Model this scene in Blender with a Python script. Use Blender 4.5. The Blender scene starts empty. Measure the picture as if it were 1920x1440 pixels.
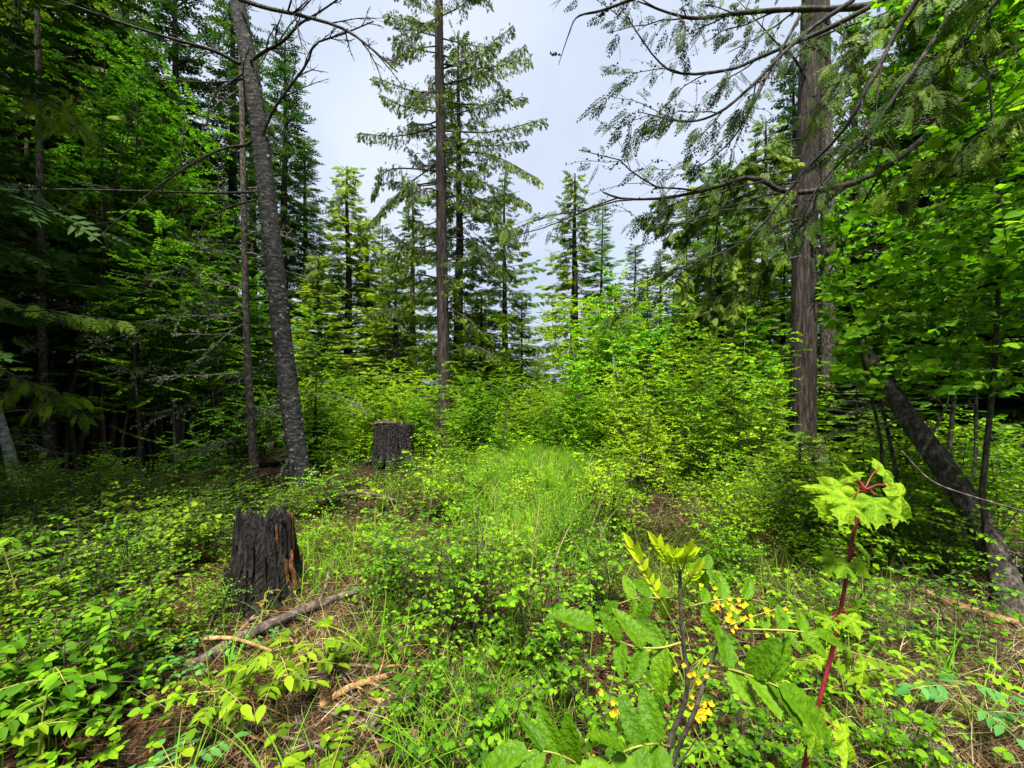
import bpy, math, random
import numpy as np
from mathutils import Matrix, Vector

SC = bpy.context.scene
COL = SC.collection
PI = math.pi
FPX = 800.0            # focal length in photo pixels
EYE = 1.6
HOR = 715.0

# ------------------------------------------------------------------ camera
cam = bpy.data.cameras.new('camera')
cam.sensor_width = 36.0
cam.lens = 15.0
cam.clip_start = 0.02
cam.clip_end = 2000
cam.shift_y = 5.0 / 1920
camo = bpy.data.objects.new('camera', cam)
COL.objects.link(camo)
camo.location = (0, 0, EYE)
camo.rotation_euler = (PI / 2, 0, 0)
SC.camera = camo

# ------------------------------------------------------------------ light
SUN_EL, SUN_AZ = math.radians(67), math.radians(188)   # azimuth clockwise from +Y
w = bpy.data.worlds.new('World')
SC.world = w
w.use_nodes = True
nt = w.node_tree
nt.nodes.clear()
sky = nt.nodes.new('ShaderNodeTexSky')
sky.sky_type = 'NISHITA'
sky.sun_disc = False
sky.sun_elevation = SUN_EL
sky.sun_rotation = SUN_AZ
sky.dust_density = 3.0
tc = nt.nodes.new('ShaderNodeTexCoord')
nz = nt.nodes.new('ShaderNodeTexNoise')
nz.inputs['Scale'].default_value = 2.2
nz.inputs['Detail'].default_value = 5
cr = nt.nodes.new('ShaderNodeValToRGB')
cr.color_ramp.elements[0].position = 0.3
cr.color_ramp.elements[0].color = (2.75, 3.3, 4.25, 1)
cr.color_ramp.elements[1].position = 0.7
cr.color_ramp.elements[1].color = (4.2, 4.6, 5.2, 1)
mx = nt.nodes.new('ShaderNodeMix')
mx.data_type = 'RGBA'
mx.inputs[0].default_value = 0.88
bg = nt.nodes.new('ShaderNodeBackground')
bg.inputs['Strength'].default_value = 0.058
wo = nt.nodes.new('ShaderNodeOutputWorld')
L = nt.links.new
L(tc.outputs['Generated'], nz.inputs['Vector'])
L(nz.outputs['Fac'], cr.inputs['Fac'])
L(sky.outputs['Color'], mx.inputs[6])
L(cr.outputs['Color'], mx.inputs[7])
L(mx.outputs[2], bg.inputs['Color'])
L(bg.outputs['Background'], wo.inputs['Surface'])

sl = bpy.data.lights.new('sun', 'SUN')
sl.energy = 4.7
sl.angle = math.radians(12)
sl.color = (1.0, 0.96, 0.88)
so = bpy.data.objects.new('sun', sl)
COL.objects.link(so)
sd = Vector((math.sin(SUN_AZ) * math.cos(SUN_EL), math.cos(SUN_AZ) * math.cos(SUN_EL), math.sin(SUN_EL)))
so.rotation_euler = sd.to_track_quat('Z', 'Y').to_euler()
so.location = sd * 50

SC.view_settings.view_transform = 'Standard'
SC.view_settings.look = 'None'
SC.view_settings.exposure = 1.92
SC.view_settings.gamma = 1.0
SC.view_settings.use_curve_mapping = False
SC.cycles.max_bounces = 7
SC.cycles.diffuse_bounces = 4
SC.cycles.glossy_bounces = 2
SC.cycles.transmission_bounces = 4

# ------------------------------------------------------------------ helpers
def rng(seed):
    return np.random.default_rng(seed)

def nrm(a):
    a = np.asarray(a, float)
    return a / (np.linalg.norm(a, axis=-1, keepdims=True) + 1e-9)

def hash2(ix, iy, s):
    h = np.sin(ix * 127.1 + iy * 311.7 + s * 74.7) * 43758.5453
    return h - np.floor(h)

def vnoise(x, y, s=0.0):
    x = np.asarray(x, float); y = np.asarray(y, float)
    ix = np.floor(x); iy = np.floor(y)
    fx = x - ix; fy = y - iy
    fx = fx * fx * (3 - 2 * fx); fy = fy * fy * (3 - 2 * fy)
    a = hash2(ix, iy, s); b = hash2(ix + 1, iy, s)
    c = hash2(ix, iy + 1, s); d = hash2(ix + 1, iy + 1, s)
    return (a * (1 - fx) + b * fx) * (1 - fy) + (c * (1 - fx) + d * fx) * fy

def fbm(x, y, s=0.0, o=4):
    t = 0; a = 0.5
    for k in range(o):
        t = t + a * vnoise(x * 2 ** k, y * 2 ** k, s + k * 3.1)
        a *= 0.5
    return t

def gh(x, y):
    x = np.asarray(x, float); y = np.asarray(y, float)
    d = np.sqrt(x * x + y * y)
    h = (fbm(x * 0.8 + 5, y * 0.8, 1.0) - 0.47) * 0.16 + (vnoise(x * 0.12, y * 0.12, 9) - 0.5) * 0.12 * np.clip((d - 3) / 10, 0, 1)
    return h + (vnoise(x * 3.3, y * 3.3, 4) - 0.5) * 0.03

def W(px, py, d):
    """photo pixel + distance along the view axis -> world point"""
    return np.array([(px - 960) / FPX * d, d, EYE - (py - HOR) / FPX * d])

def on_ground(px, d):
    x = (px - 960) / FPX * d
    return np.array([x, d, float(gh(x, d))])

class MB:
    def __init__(s):
        s.v = []; s.q = []; s.t = []; s.tint = []; s.n = 0; s.qm = []; s.tm = []
    def add(s, v, f, tint=0.5, mat=0):
        v = np.asarray(v, float).reshape(-1, 3); f = np.asarray(f, int)
        s.v.append(v)
        s.tint.append(np.broadcast_to(np.asarray(tint, float), (len(v),)).copy())
        if f.shape[1] == 3:
            s.t.append(f + s.n); s.tm.append(np.full(len(f), mat))
        else:
            s.q.append(f + s.n); s.qm.append(np.full(len(f), mat))
        s.n += len(v)
    def tube(s, pts, rad, sides=5, tint=0.5, mat=0, cap=True, rough=0.0, seed=0, flute=0):
        pts = np.asarray(pts, float); rad = np.atleast_1d(np.asarray(rad, float))
        if len(rad) != len(pts): rad = np.interp(np.linspace(0, 1, len(pts)), np.linspace(0, 1, len(rad)), rad)
        n = len(pts)
        tan = nrm(np.gradient(pts, axis=0))
        ref = np.array([0, 0, 1.0]) if abs(tan[:, 2]).mean() < 0.8 else np.array([1.0, 0, 0])
        b = nrm(np.cross(tan, ref)); c = np.cross(b, tan)
        a = np.linspace(0, 2 * PI, sides, endpoint=False)
        rr = np.repeat(rad[:, None], sides, 1)
        if rough:
            cum = np.concatenate([[0], np.cumsum(np.linalg.norm(np.diff(pts, axis=0), axis=1))])
            U = (a / (2 * PI) * sides)[None, :]
            rr = rr * (1 + rough * (hash2(np.floor(U) + 0 * cum[:, None], np.round(cum[:, None] * 7), seed) - 0.5)
                       + flute * (hash2(np.floor(U / 2) + 0 * cum[:, None], 0 * cum[:, None], seed + 2) - 0.5))
        v = pts[:, None, :] + rr[:, :, None] * (np.cos(a)[None, :, None] * b[:, None, :] + np.sin(a)[None, :, None] * c[:, None, :])
        i = np.arange(n - 1)[:, None] * sides; j = np.arange(sides)[None, :]; j2 = (j + 1) % sides
        f = np.stack([i + j, i + j2, i + sides + j2, i + sides + j], -1).reshape(-1, 4)
        s.add(v.reshape(-1, 3), f, tint, mat)
        if cap:
            k = len(pts) - 1
            s.add(np.vstack([v[k], pts[k:k + 1]]), np.stack([np.arange(sides), (np.arange(sides) + 1) % sides, np.full(sides, sides)], -1), tint, mat)
            s.add(np.vstack([v[0], pts[0:1]]), np.stack([(np.arange(sides) + 1) % sides, np.arange(sides), np.full(sides, sides)], -1), tint, mat)
    def place(s, T, pos, axis, normal, scale, tint=0.5, mat=0):
        pos = np.asarray(pos, float)
        if len(pos) == 0: return
        N = len(pos)
        A = nrm(axis); B = nrm(np.cross(A, normal)); Nn = np.cross(B, A)
        sc = np.broadcast_to(np.asarray(scale, float), (N,))[:, None, None]
        tv = T['v']
        v = pos[:, None, :] + sc * (tv[None, :, 0:1] * B[:, None, :] + tv[None, :, 1:2] * A[:, None, :] + tv[None, :, 2:3] * Nn[:, None, :])
        k = len(tv)
        f = (T['f'][None] + (np.arange(N) * k)[:, None, None]).reshape(-1, 3)
        s.add(v.reshape(-1, 3), f, np.repeat(np.broadcast_to(np.asarray(tint, float), (N,)), k), mat)
    def mesh(s, name, mats, smooth=False):
        me = bpy.data.meshes.new(name)
        v = np.concatenate(s.v) if s.v else np.zeros((0, 3))
        q = np.concatenate(s.q) if s.q else np.zeros((0, 4), int)
        t = np.concatenate(s.t) if s.t else np.zeros((0, 3), int)
        me.vertices.add(len(v)); me.vertices.foreach_set('co', v.astype(np.float32).ravel())
        nl = len(q) * 4 + len(t) * 3
        me.loops.add(nl); me.loops.foreach_set('vertex_index', np.concatenate([q.ravel(), t.ravel()]).astype(np.int32))
        me.polygons.add(len(q) + len(t))
        st = np.concatenate([np.arange(len(q)) * 4, len(q) * 4 + np.arange(len(t)) * 3]).astype(np.int32)
        me.polygons.foreach_set('loop_start', st)
        mi = np.concatenate((s.qm + s.tm) if (s.qm or s.tm) else [np.zeros(0)]).astype(np.int32)
        if not isinstance(mats, (list, tuple)): mats = [mats]
        for m in mats: me.materials.append(m)
        if len(mats) > 1: me.polygons.foreach_set('material_index', mi)
        at = me.attributes.new('tint', 'FLOAT', 'POINT')
        at.data.foreach_set('value', np.concatenate(s.tint).astype(np.float32) if s.tint else np.zeros(0, np.float32))
        me.polygons.foreach_set('use_smooth', np.full(len(me.polygons), smooth))
        me.update(calc_edges=True)
        return me
    def obj(s, name, mats, parent=None, loc=None, smooth=False, kind=None):
        o = bpy.data.objects.new(name, s.mesh(name, mats, smooth))
        COL.objects.link(o)
        if parent is not None: o.parent = parent
        if loc is not None: o.location = loc
        if kind: o['kind'] = kind
        return o

GROUPS = {}
def tag(o, label, cat, group=None):
    o['label'] = label; o['category'] = cat
    if group:
        o['group'] = group
        GROUPS.setdefault(group, []).append(o)
    return o

def thing(name, label, cat, loc=(0, 0, 0), rz=0, sc=1.0, group=None):
    o = bpy.data.objects.new(name, None)
    o.empty_display_size = 0.1
    COL.objects.link(o)
    o.location = loc; o.rotation_euler = (0, 0, rz)
    o.scale = (sc, sc, sc) if not isinstance(sc, (tuple, list)) else sc
    return tag(o, label, cat, group)

def kids(o):
    return KID.get(o.name, [])
KID = {}
def index_kids():
    KID.clear()
    for o in SC.objects:
        if o.parent: KID.setdefault(o.parent.name, []).append(o)

def dup(root, loc, rz=0, sc=1.0, label=None, group=None, tilt=(0, 0)):
    r = root.copy(); COL.objects.link(r)
    r.location = loc; r.rotation_euler = (tilt[0], tilt[1], rz)
    r.scale = (sc, sc, sc) if not isinstance(sc, (tuple, list)) else sc
    if label: r['label'] = label
    if group:
        r['group'] = group
        GROUPS.setdefault(group, []).append(r)
    for ch in root.children:
        c = ch.copy(); COL.objects.link(c); c.parent = r
        for g in ch.children:
            d = g.copy(); COL.objects.link(d); d.parent = c
    return r

# ------------------------------------------------------------------ materials
def mat(name):
    m = bpy.data.materials.new(name); m.use_nodes = True
    n = m.node_tree; n.nodes.clear()
    return m, n, n.nodes.new, n.links.new

def ramp(n, cols, pos=None):
    r = n.nodes.new('ShaderNodeValToRGB')
    e = r.color_ramp.elements
    k = len(cols)
    pos = pos or [i / (k - 1) for i in range(k)]
    e[0].position = pos[0]; e[0].color = (*cols[0], 1)
    e[1].position = pos[-1]; e[1].color = (*cols[-1], 1)
    for i in range(1, k - 1):
        x = e.new(pos[i]); x.color = (*cols[i], 1)
    return r

def leaf_mat(name, cols, trans=0.42, rough=0.6, spec=0.08, orand=0.6, tboost=(1.15, 1.25, 0.7), vein=0.0):
    m, n, N, K = mat(name)
    at = N('ShaderNodeAttribute'); at.attribute_name = 'tint'
    oi = N('ShaderNodeObjectInfo')
    ma = N('ShaderNodeMath'); ma.operation = 'MULTIPLY_ADD'
    ma.inputs[1].default_value = orand; ma.inputs[2].default_value = -orand * 0.5
    K(oi.outputs['Random'], ma.inputs[0])
    ad = N('ShaderNodeMath'); ad.operation = 'ADD'; ad.use_clamp = True
    K(at.outputs['Fac'], ad.inputs[0]); K(ma.outputs[0], ad.inputs[1])
    r = ramp(n, cols); K(ad.outputs[0], r.inputs['Fac'])
    p = N('ShaderNodeBsdfPrincipled')
    p.inputs['Roughness'].default_value = rough
    p.inputs['Specular IOR Level'].default_value = spec
    col = r.outputs['Color']
    if vein:
        tcn = N('ShaderNodeTexCoord'); nz2 = N('ShaderNodeTexNoise')
        nz2.inputs['Scale'].default_value = 9; nz2.inputs['Detail'].default_value = 5
        K(tcn.outputs['Object'], nz2.inputs['Vector'])
        mxx = N('ShaderNodeMix'); mxx.data_type = 'RGBA'; mxx.blend_type = 'MULTIPLY'
        rr = ramp(n, [(1 - vein,) * 3, (1, 1, 1)], [0.35, 0.62])
        K(nz2.outputs['Fac'], rr.inputs['Fac'])
        mxx.inputs[0].default_value = 1
        K(col, mxx.inputs[6]); K(rr.outputs['Color'], mxx.inputs[7]); col = mxx.outputs[2]
        bp = N('ShaderNodeBump'); bp.inputs['Strength'].default_value = 0.35; bp.inputs['Distance'].default_value = 0.05
        K(nz2.outputs['Fac'], bp.inputs['Height']); K(bp.outputs['Normal'], p.inputs['Normal'])
    K(col, p.inputs['Base Color'])
    t = N('ShaderNodeBsdfTranslucent')
    mu = N('ShaderNodeMix'); mu.data_type = 'RGBA'; mu.blend_type = 'MULTIPLY'; mu.inputs[0].default_value = 1
    mu.inputs[7].default_value = (*tboost, 1)
    K(col, mu.inputs[6]); K(mu.outputs[2], t.inputs['Color'])
    mi = N('ShaderNodeMixShader'); mi.inputs[0].default_value = trans
    o = N('ShaderNodeOutputMaterial')
    K(p.outputs[0], mi.inputs[1]); K(t.outputs[0], mi.inputs[2]); K(mi.outputs[0], o.inputs['Surface'])
    return m

def bark_mat(name, cols, sx=(9, 9, 1.2), scale=4.0, bump=0.6, dist=0.03, rough=0.9, spots=None, spot_scale=6, spot_thr=0.66):
    m, n, N, K = mat(name)
    tcn = N('ShaderNodeTexCoord'); mp = N('ShaderNodeMapping'); mp.inputs['Scale'].default_value = sx
    nz1 = N('ShaderNodeTexNoise'); nz1.inputs['Scale'].default_value = scale; nz1.inputs['Detail'].default_value = 9
    nz1.inputs['Roughness'].default_value = 0.68
    K(tcn.outputs['Object'], mp.inputs['Vector']); K(mp.outputs[0], nz1.inputs['Vector'])
    r = ramp(n, cols, [0.34 + 0.32 * i / (len(cols) - 1) for i in range(len(cols))])
    K(nz1.outputs['Fac'], r.inputs['Fac'])
    p = N('ShaderNodeBsdfPrincipled'); p.inputs['Roughness'].default_value = rough; p.inputs['Specular IOR Level'].default_value = 0.2
    col = r.outputs['Color']
    if spots:
        nz2 = N('ShaderNodeTexNoise'); nz2.inputs['Scale'].default_value = spot_scale; nz2.inputs['Detail'].default_value = 6
        nz2.inputs['Roughness'].default_value = 0.7
        K(tcn.outputs['Object'], nz2.inputs['Vector'])
        r2 = ramp(n, [(0, 0, 0), (1, 1, 1)], [spot_thr, spot_thr + 0.06]); K(nz2.outputs['Fac'], r2.inputs['Fac'])
        mxx = N('ShaderNodeMix'); mxx.data_type = 'RGBA'
        K(r2.outputs['Color'], mxx.inputs[0]); K(col, mxx.inputs[6]); mxx.inputs[7].default_value = (*spots, 1)
        col = mxx.outputs[2]
    K(col, p.inputs['Base Color'])
    bp = N('ShaderNodeBump'); bp.inputs['Strength'].default_value = bump; bp.inputs['Distance'].default_value = dist
    K(nz1.outputs['Fac'], bp.inputs['Height']); K(bp.outputs['Normal'], p.inputs['Normal'])
    o = N('ShaderNodeOutputMaterial'); K(p.outputs[0], o.inputs['Surface'])
    return m

M = {}
M['leaf'] = leaf_mat('spring_leaf', [(0.04, 0.12, 0.003), (0.105, 0.26, 0.004), (0.24, 0.42, 0.008)])
M['leaf_alder'] = leaf_mat('alder_leaf', [(0.03, 0.10, 0.003), (0.10, 0.25, 0.005), (0.24, 0.41, 0.010)], orand=0.8, trans=.48)
M['leaf_near'] = leaf_mat('snowberry_leaf', [(0.024, 0.075, 0.003), (0.07, 0.185, 0.004), (0.18, 0.33, 0.008)], orand=0.75)
M['leaf_near_yellow'] = leaf_mat('yellowish_seedling_leaf', [(0.05, 0.10, 0.003), (0.12, 0.215, 0.005), (0.24, 0.34, 0.010)], orand=0.75)
M['leaf_yellow'] = leaf_mat('yellow_green_leaf', [(0.08, 0.18, 0.004), (0.18, 0.33, 0.006), (0.33, 0.46, 0.012)])
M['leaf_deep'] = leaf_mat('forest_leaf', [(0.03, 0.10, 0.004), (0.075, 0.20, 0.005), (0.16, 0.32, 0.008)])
M['leaf_aspen'] = leaf_mat('aspen_leaf', [(0.06, 0.19, 0.005), (0.13, 0.33, 0.007), (0.24, 0.46, 0.012)])
M['leaf_blue'] = leaf_mat('bluish_leaf', [(0.03, 0.12, 0.025), (0.06, 0.19, 0.04), (0.11, 0.27, 0.06)])
M['leaf_brown'] = leaf_mat('withered_leaf', [(0.10, 0.07, 0.02), (0.2, 0.14, 0.03), (0.3, 0.22, 0.05)])
M['maple'] = leaf_mat('maple_leaf', [(0.10, 0.22, 0.003), (0.19, 0.34, 0.005), (0.30, 0.45, 0.010)], trans=0.5, vein=0.3, spec=0.2)
M['mahonia'] = leaf_mat('leathery_leaf', [(0.035, 0.10, 0.003), (0.08, 0.19, 0.004), (0.15, 0.29, 0.008)], trans=0.42, rough=0.36, spec=0.16, vein=0.35)
M['mahonia_new'] = leaf_mat('new_leathery_leaf', [(0.28, 0.40, 0.006), (0.40, 0.52, 0.010), (0.50, 0.6, 0.03)], trans=0.45, rough=0.35, spec=0.3)
M['cedar'] = leaf_mat('cedar_spray', [(0.026, 0.060, 0.004), (0.068, 0.128, 0.006), (0.155, 0.22, 0.010)], trans=0.3, spec=0.12, rough=0.6)
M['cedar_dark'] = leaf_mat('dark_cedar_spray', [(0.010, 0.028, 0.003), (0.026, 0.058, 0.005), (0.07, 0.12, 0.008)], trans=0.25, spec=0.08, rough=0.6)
M['cedar_light'] = leaf_mat('light_cedar_spray', [(0.06, 0.12, 0.004), (0.13, 0.22, 0.006), (0.25, 0.33, 0.010)], trans=0.35, spec=0.12, rough=0.6)
M['spruce'] = leaf_mat('spruce_needles', [(0.012, 0.045, 0.008), (0.032, 0.085, 0.012), (0.07, 0.14, 0.014)], trans=0.2, spec=0.12, rough=0.6)
M['fir_light'] = leaf_mat('light_fir_needles', [(0.028, 0.09, 0.008), (0.07, 0.17, 0.010), (0.14, 0.26, 0.014)], trans=0.25, spec=0.12, rough=0.6)
M['rust'] = leaf_mat('rusty_needles', [(0.14, 0.06, 0.02), (0.22, 0.10, 0.03), (0.3, 0.15, 0.05)], trans=0.2, spec=0.1)
M['grass'] = leaf_mat('grass_blade', [(0.045, 0.13, 0.005), (0.10, 0.24, 0.008), (0.24, 0.36, 0.03)], trans=0.4, orand=0.1)
M['straw'] = leaf_mat('dry_straw', [(0.03, 0.02, 0.01), (0.11, 0.08, 0.038), (0.30, 0.23, 0.11)], trans=0.15, orand=0.1, tboost=(1, 1, 1))
M['pale_straw'] = leaf_mat('bleached_straw', [(0.05, 0.035, 0.015), (0.2, 0.15, 0.075), (0.45, 0.37, 0.2)], trans=0.15, orand=0.1, tboost=(1, 1, 1))
M['litter'] = leaf_mat('fallen_litter', [(0.018, 0.010, 0.005), (0.06, 0.03, 0.013), (0.17, 0.095, 0.04)], trans=0.08, orand=0.1, tboost=(1, 1, 1))
M['lichen'] = leaf_mat('pale_lichen', [(0.10, 0.12, 0.07), (0.2, 0.23, 0.14), (0.36, 0.38, 0.26)], trans=0.25, orand=0.1, tboost=(1, 1, 1), rough=0.9, spec=0.0)
M['flower'] = leaf_mat('yellow_flower', [(0.40, 0.30, 0.01), (0.58, 0.40, 0.01), (0.7, 0.55, 0.03)], trans=0.35, tboost=(1, 1, 1))
M['birch_bark'] = bark_mat('birch_bark', [(0.007, 0.007, 0.0065), (0.023, 0.022, 0.020), (0.10, 0.098, 0.09)], sx=(3.5, 3.5, 8), scale=3.6, bump=0.8, dist=0.025, spots=(0.33, 0.38, 0.2), spot_scale=5, spot_thr=0.68)
M['cedar_bark'] = bark_mat('cedar_bark', [(0.006, 0.005, 0.004), (0.023, 0.018, 0.0145), (0.08, 0.063, 0.05)], sx=(11, 11, 1.3), scale=2.4, bump=0.9, dist=0.035)
M['dark_bark'] = bark_mat('dark_bark', [(0.010, 0.009, 0.007), (0.033, 0.029, 0.023), (0.085, 0.075, 0.06)], sx=(6, 6, 3), scale=4, bump=0.8, dist=0.03, spots=(0.18, 0.2, 0.13), spot_scale=8, spot_thr=0.7)
M['rough_bark'] = bark_mat('rough_grey_brown_bark', [(0.012, 0.010, 0.008), (0.055, 0.046, 0.036), (0.17, 0.15, 0.12)], sx=(9, 9, 4), scale=3.4, bump=1.0, dist=0.04, spots=(0.26, 0.29, 0.2), spot_scale=9, spot_thr=0.66)
M['pale_bark'] = bark_mat('pale_mossy_bark', [(0.08, 0.09, 0.07), (0.24, 0.26, 0.21), (0.45, 0.46, 0.4)], sx=(3, 3, 7), scale=4, bump=0.5, dist=0.02, spots=(0.12, 0.2, 0.07), spot_scale=6, spot_thr=0.6)
M['twig'] = bark_mat('dark_twig', [(0.02, 0.016, 0.012), (0.05, 0.04, 0.03), (0.1, 0.08, 0.06)], sx=(5, 5, 5), scale=6, bump=0.3)
M['grey_twig'] = bark_mat('grey_twig', [(0.04, 0.037, 0.028), (0.10, 0.094, 0.075), (0.2, 0.2, 0.16)], sx=(5, 5, 5), scale=6, bump=0.3)
M['red_stem'] = bark_mat('red_stem', [(0.05, 0.006, 0.008), (0.15, 0.014, 0.018), (0.26, 0.05, 0.045)], sx=(6, 6, 3), scale=6, bump=0.1, rough=0.4)
M['green_stem'] = bark_mat('green_stem', [(0.09, 0.12, 0.02), (0.2, 0.2, 0.04), (0.3, 0.25, 0.06)], sx=(5, 5, 5), scale=5, bump=0.1, rough=0.5)
M['stump'] = bark_mat('charred_stump_wood', [(0.003, 0.0026, 0.0022), (0.009, 0.0078, 0.0068), (0.042, 0.034, 0.029)], sx=(10, 10, 1.6), scale=3.2, bump=1.0, dist=0.05, spots=(0.2, 0.075, 0.022), spot_scale=4.2, spot_thr=0.67)
M['stump_grey'] = bark_mat('weathered_stump_wood', [(0.005, 0.0045, 0.004), (0.016, 0.014, 0.012), (0.06, 0.052, 0.045)], sx=(12, 12, 1.0), scale=3.0, bump=1.0, dist=0.05)
M['dead_wood'] = bark_mat('dead_wood', [(0.015, 0.011, 0.008), (0.052, 0.039, 0.03), (0.17, 0.135, 0.105)], sx=(7, 7, 7), scale=3, bump=0.7, dist=0.02)
M['rot'] = bark_mat('rotten_orange_wood', [(0.03, 0.012, 0.005), (0.10, 0.038, 0.012), (0.2, 0.08, 0.03)], sx=(7, 7, 7), scale=3, bump=0.7, dist=0.02)
M['orange_wood'] = bark_mat('bare_orange_wood', [(0.08, 0.04, 0.015), (0.2, 0.11, 0.045), (0.34, 0.21, 0.10)], sx=(7, 7, 7), scale=3, bump=0.5, dist=0.02)

def ground_mat():
    m, n, N, K = mat('forest_floor')
    tcn = N('ShaderNodeTexCoord')
    a = N('ShaderNodeTexNoise'); a.inputs['Scale'].default_value = 3.0; a.inputs['Detail'].default_value = 12; a.inputs['Roughness'].default_value = 0.75
    b = N('ShaderNodeTexNoise'); b.inputs['Scale'].default_value = 60; b.inputs['Detail'].default_value = 6
    K(tcn.outputs['Object'], a.inputs['Vector']); K(tcn.outputs['Object'], b.inputs['Vector'])
    r = ramp(n, [(0.007, 0.005, 0.003), (0.018, 0.012, 0.007), (0.045, 0.029, 0.015)], [0.35, 0.5, 0.68]); K(a.outputs['Fac'], r.inputs['Fac'])
    r2 = ramp(n, [(0.45, 0.42, 0.4), (1.5, 1.4, 1.3)], [0.35, 0.65]); K(b.outputs['Fac'], r2.inputs['Fac'])
    mu = N('ShaderNodeMix'); mu.data_type = 'RGBA'; mu.blend_type = 'MULTIPLY'; mu.inputs[0].default_value = 1
    K(r.outputs['Color'], mu.inputs[6]); K(r2.outputs['Color'], mu.inputs[7])
    p = N('ShaderNodeBsdfPrincipled'); p.inputs['Roughness'].default_value = 0.95; p.inputs['Specular IOR Level'].default_value = 0.1
    K(mu.outputs[2], p.inputs['Base Color'])
    bp = N('ShaderNodeBump'); bp.inputs['Distance'].default_value = 0.03; K(b.outputs['Fac'], bp.inputs['Height']); K(bp.outputs['Normal'], p.inputs['Normal'])
    o = N('ShaderNodeOutputMaterial'); K(p.outputs[0], o.inputs['Surface'])
    return m
M['ground'] = ground_mat()

# ------------------------------------------------------------------ leaf templates (base at origin, axis +Y, normal +Z)
def leaf_t(wd=0.3, k=3, fold=0.12, curl=0.15, tooth=0.0, p=0.85, q=0.9):
    ys = np.linspace(0, 1, k + 2)
    hw = wd * np.sin(PI * ys ** p) ** q
    if tooth:
        hw[1:-1] *= 1 + tooth * np.where(np.arange(k) % 2 == 0, 1, -1)
    z = -curl * ys ** 2
    mid = np.stack([0 * ys, ys, z], 1)
    yi = ys[1:-1]; h = hw[1:-1]
    rt = np.stack([h, yi - (0.02 if tooth else 0), z[1:-1] + fold * h / max(wd, .01) * wd], 1)
    lf = rt * [-1, 1, 1]
    v = np.vstack([mid, rt, lf])
    R = k + 2; Lq = R + k
    f = []
    for o, flip in ((R, False), (Lq, True)):
        t = [(0, o, 1), (k, o + k - 1, k + 1)]
        for i in range(k - 1):
            t += [(i + 1, o + i, o + i + 1), (i + 1, o + i + 1, i + 2)]
        f += [(a, c, b) if flip else (a, b, c) for a, b, c in t]
    return {'v': v, 'f': np.array(f)}

def diamonds(segs):
    """segs: (x0,y0,x1,y1,width,z0,z1) flat diamonds"""
    V = []; F = []
    for x0, y0, x1, y1, wd, z0, z1 in segs:
        d = np.array([x1 - x0, y1 - y0]); l = np.hypot(*d); pn = np.array([-d[1], d[0]]) / (l + 1e-9) * wd
        mx_, my_ = x0 + d[0] * .45, y0 + d[1] * .45
        b = len(V)
        V += [(x0, y0, z0), (mx_ + pn[0], my_ + pn[1], (z0 + z1) / 2), (x1, y1, z1), (mx_ - pn[0], my_ - pn[1], (z0 + z1) / 2)]
        F += [(b, b + 2, b + 1), (b, b + 3, b + 2)]
    return {'v': np.array(V, float), 'f': np.array(F)}

def spray_t(pairs, wd, ang, width, seed=0, sub=0, droop=0.15, taper=0.9):
    r = rng(seed)
    S = [(0, 0, 0, 1, width * 0.7, 0, -droop)]
    for i in range(pairs):
        y = 0.06 + 0.86 * i / pairs
        for sgn in (-1, 1):
            yy = y + r.uniform(-.03, .03)
            l = wd * (1 - taper * y) * r.uniform(.75, 1.15) * (0.55 + 0.9 * min(1, y * 4) * 0.5)
            a = ang * r.uniform(.85, 1.15)
            z0 = -droop * yy ** 2
            x1, y1 = sgn * l * math.sin(a), yy + l * math.cos(a)
            S.append((0, yy, x1, y1, width, z0, z0 - droop * l * 1.2))
            for j in range(sub):
                t = 0.25 + 0.65 * j / sub
                for s2 in (-1, 1):
                    l2 = l * 0.38 * (1 - .6 * t)
                    a2 = a * sgn + s2 * 0.7
                    x2, y2 = x1 * t, yy + (y1 - yy) * t
                    S.append((x2, y2, x2 + l2 * math.sin(a2), y2 + l2 * math.cos(a2), width * .8, z0 - droop * l * t, z0 - droop * l * (t + .3)))
    return diamonds(S)

T_OVAL2 = {'v': np.array([[0, 0, 0], [.33, .45, .07], [0, 1, -.12], [-.33, .45, .07]]), 'f': np.array([[0, 1, 2], [0, 2, 3]])}
T_ROUND = leaf_t(0.42, 2, 0.12, 0.12, p=0.9, q=0.6)
T_OVAL = leaf_t(0.36, 3, 0.14, 0.16, p=0.85, q=0.7)
T_OVATE = leaf_t(0.42, 5, 0.16, 0.22, tooth=0.05, p=0.72, q=0.75)
T_LANCE = leaf_t(0.24, 3, 0.2, 0.2, p=0.8)
T_ELDER = leaf_t(0.24, 5, 0.2, 0.22, tooth=0.06, p=0.8)
T_MAHO = leaf_t(0.235, 13, 0.28, 0.18, tooth=0.09, p=0.8, q=0.65)
T_MNEW = leaf_t(0.19, 7, 0.35, 0.1, tooth=0.08, p=0.8)
T_CEDAR_FAR = spray_t(4, 0.55, 0.75, 0.075, 1, 0, droop=0.15)
T_CEDAR_MID = spray_t(5, 0.52, 0.75, 0.042, 2, 1, droop=0.14)
T_CEDAR_NEAR = spray_t(8, 0.46, 0.72, 0.020, 3, 2, droop=0.14)
T_SPRUCE = spray_t(4, 0.48, 0.95, 0.070, 4, 0, droop=0.12)
T_FIR_NEAR = spray_t(8, 0.5, 0.85, 0.028, 5, 2, droop=0.1)
T_NEEDLE = spray_t(14, 0.12, 1.1, 0.008, 6, 0, droop=0.05, taper=0.3)
T_TUFT = {'v': np.array([[0, 0, 0], [.5, .3, .2], [.2, 1, .3], [-.4, .6, -.2], [.1, .4, .6], [-.5, .2, .4]]), 'f': np.array([[0, 1, 2], [0, 2, 3], [0, 4, 5], [1, 4, 3]])}

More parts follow.
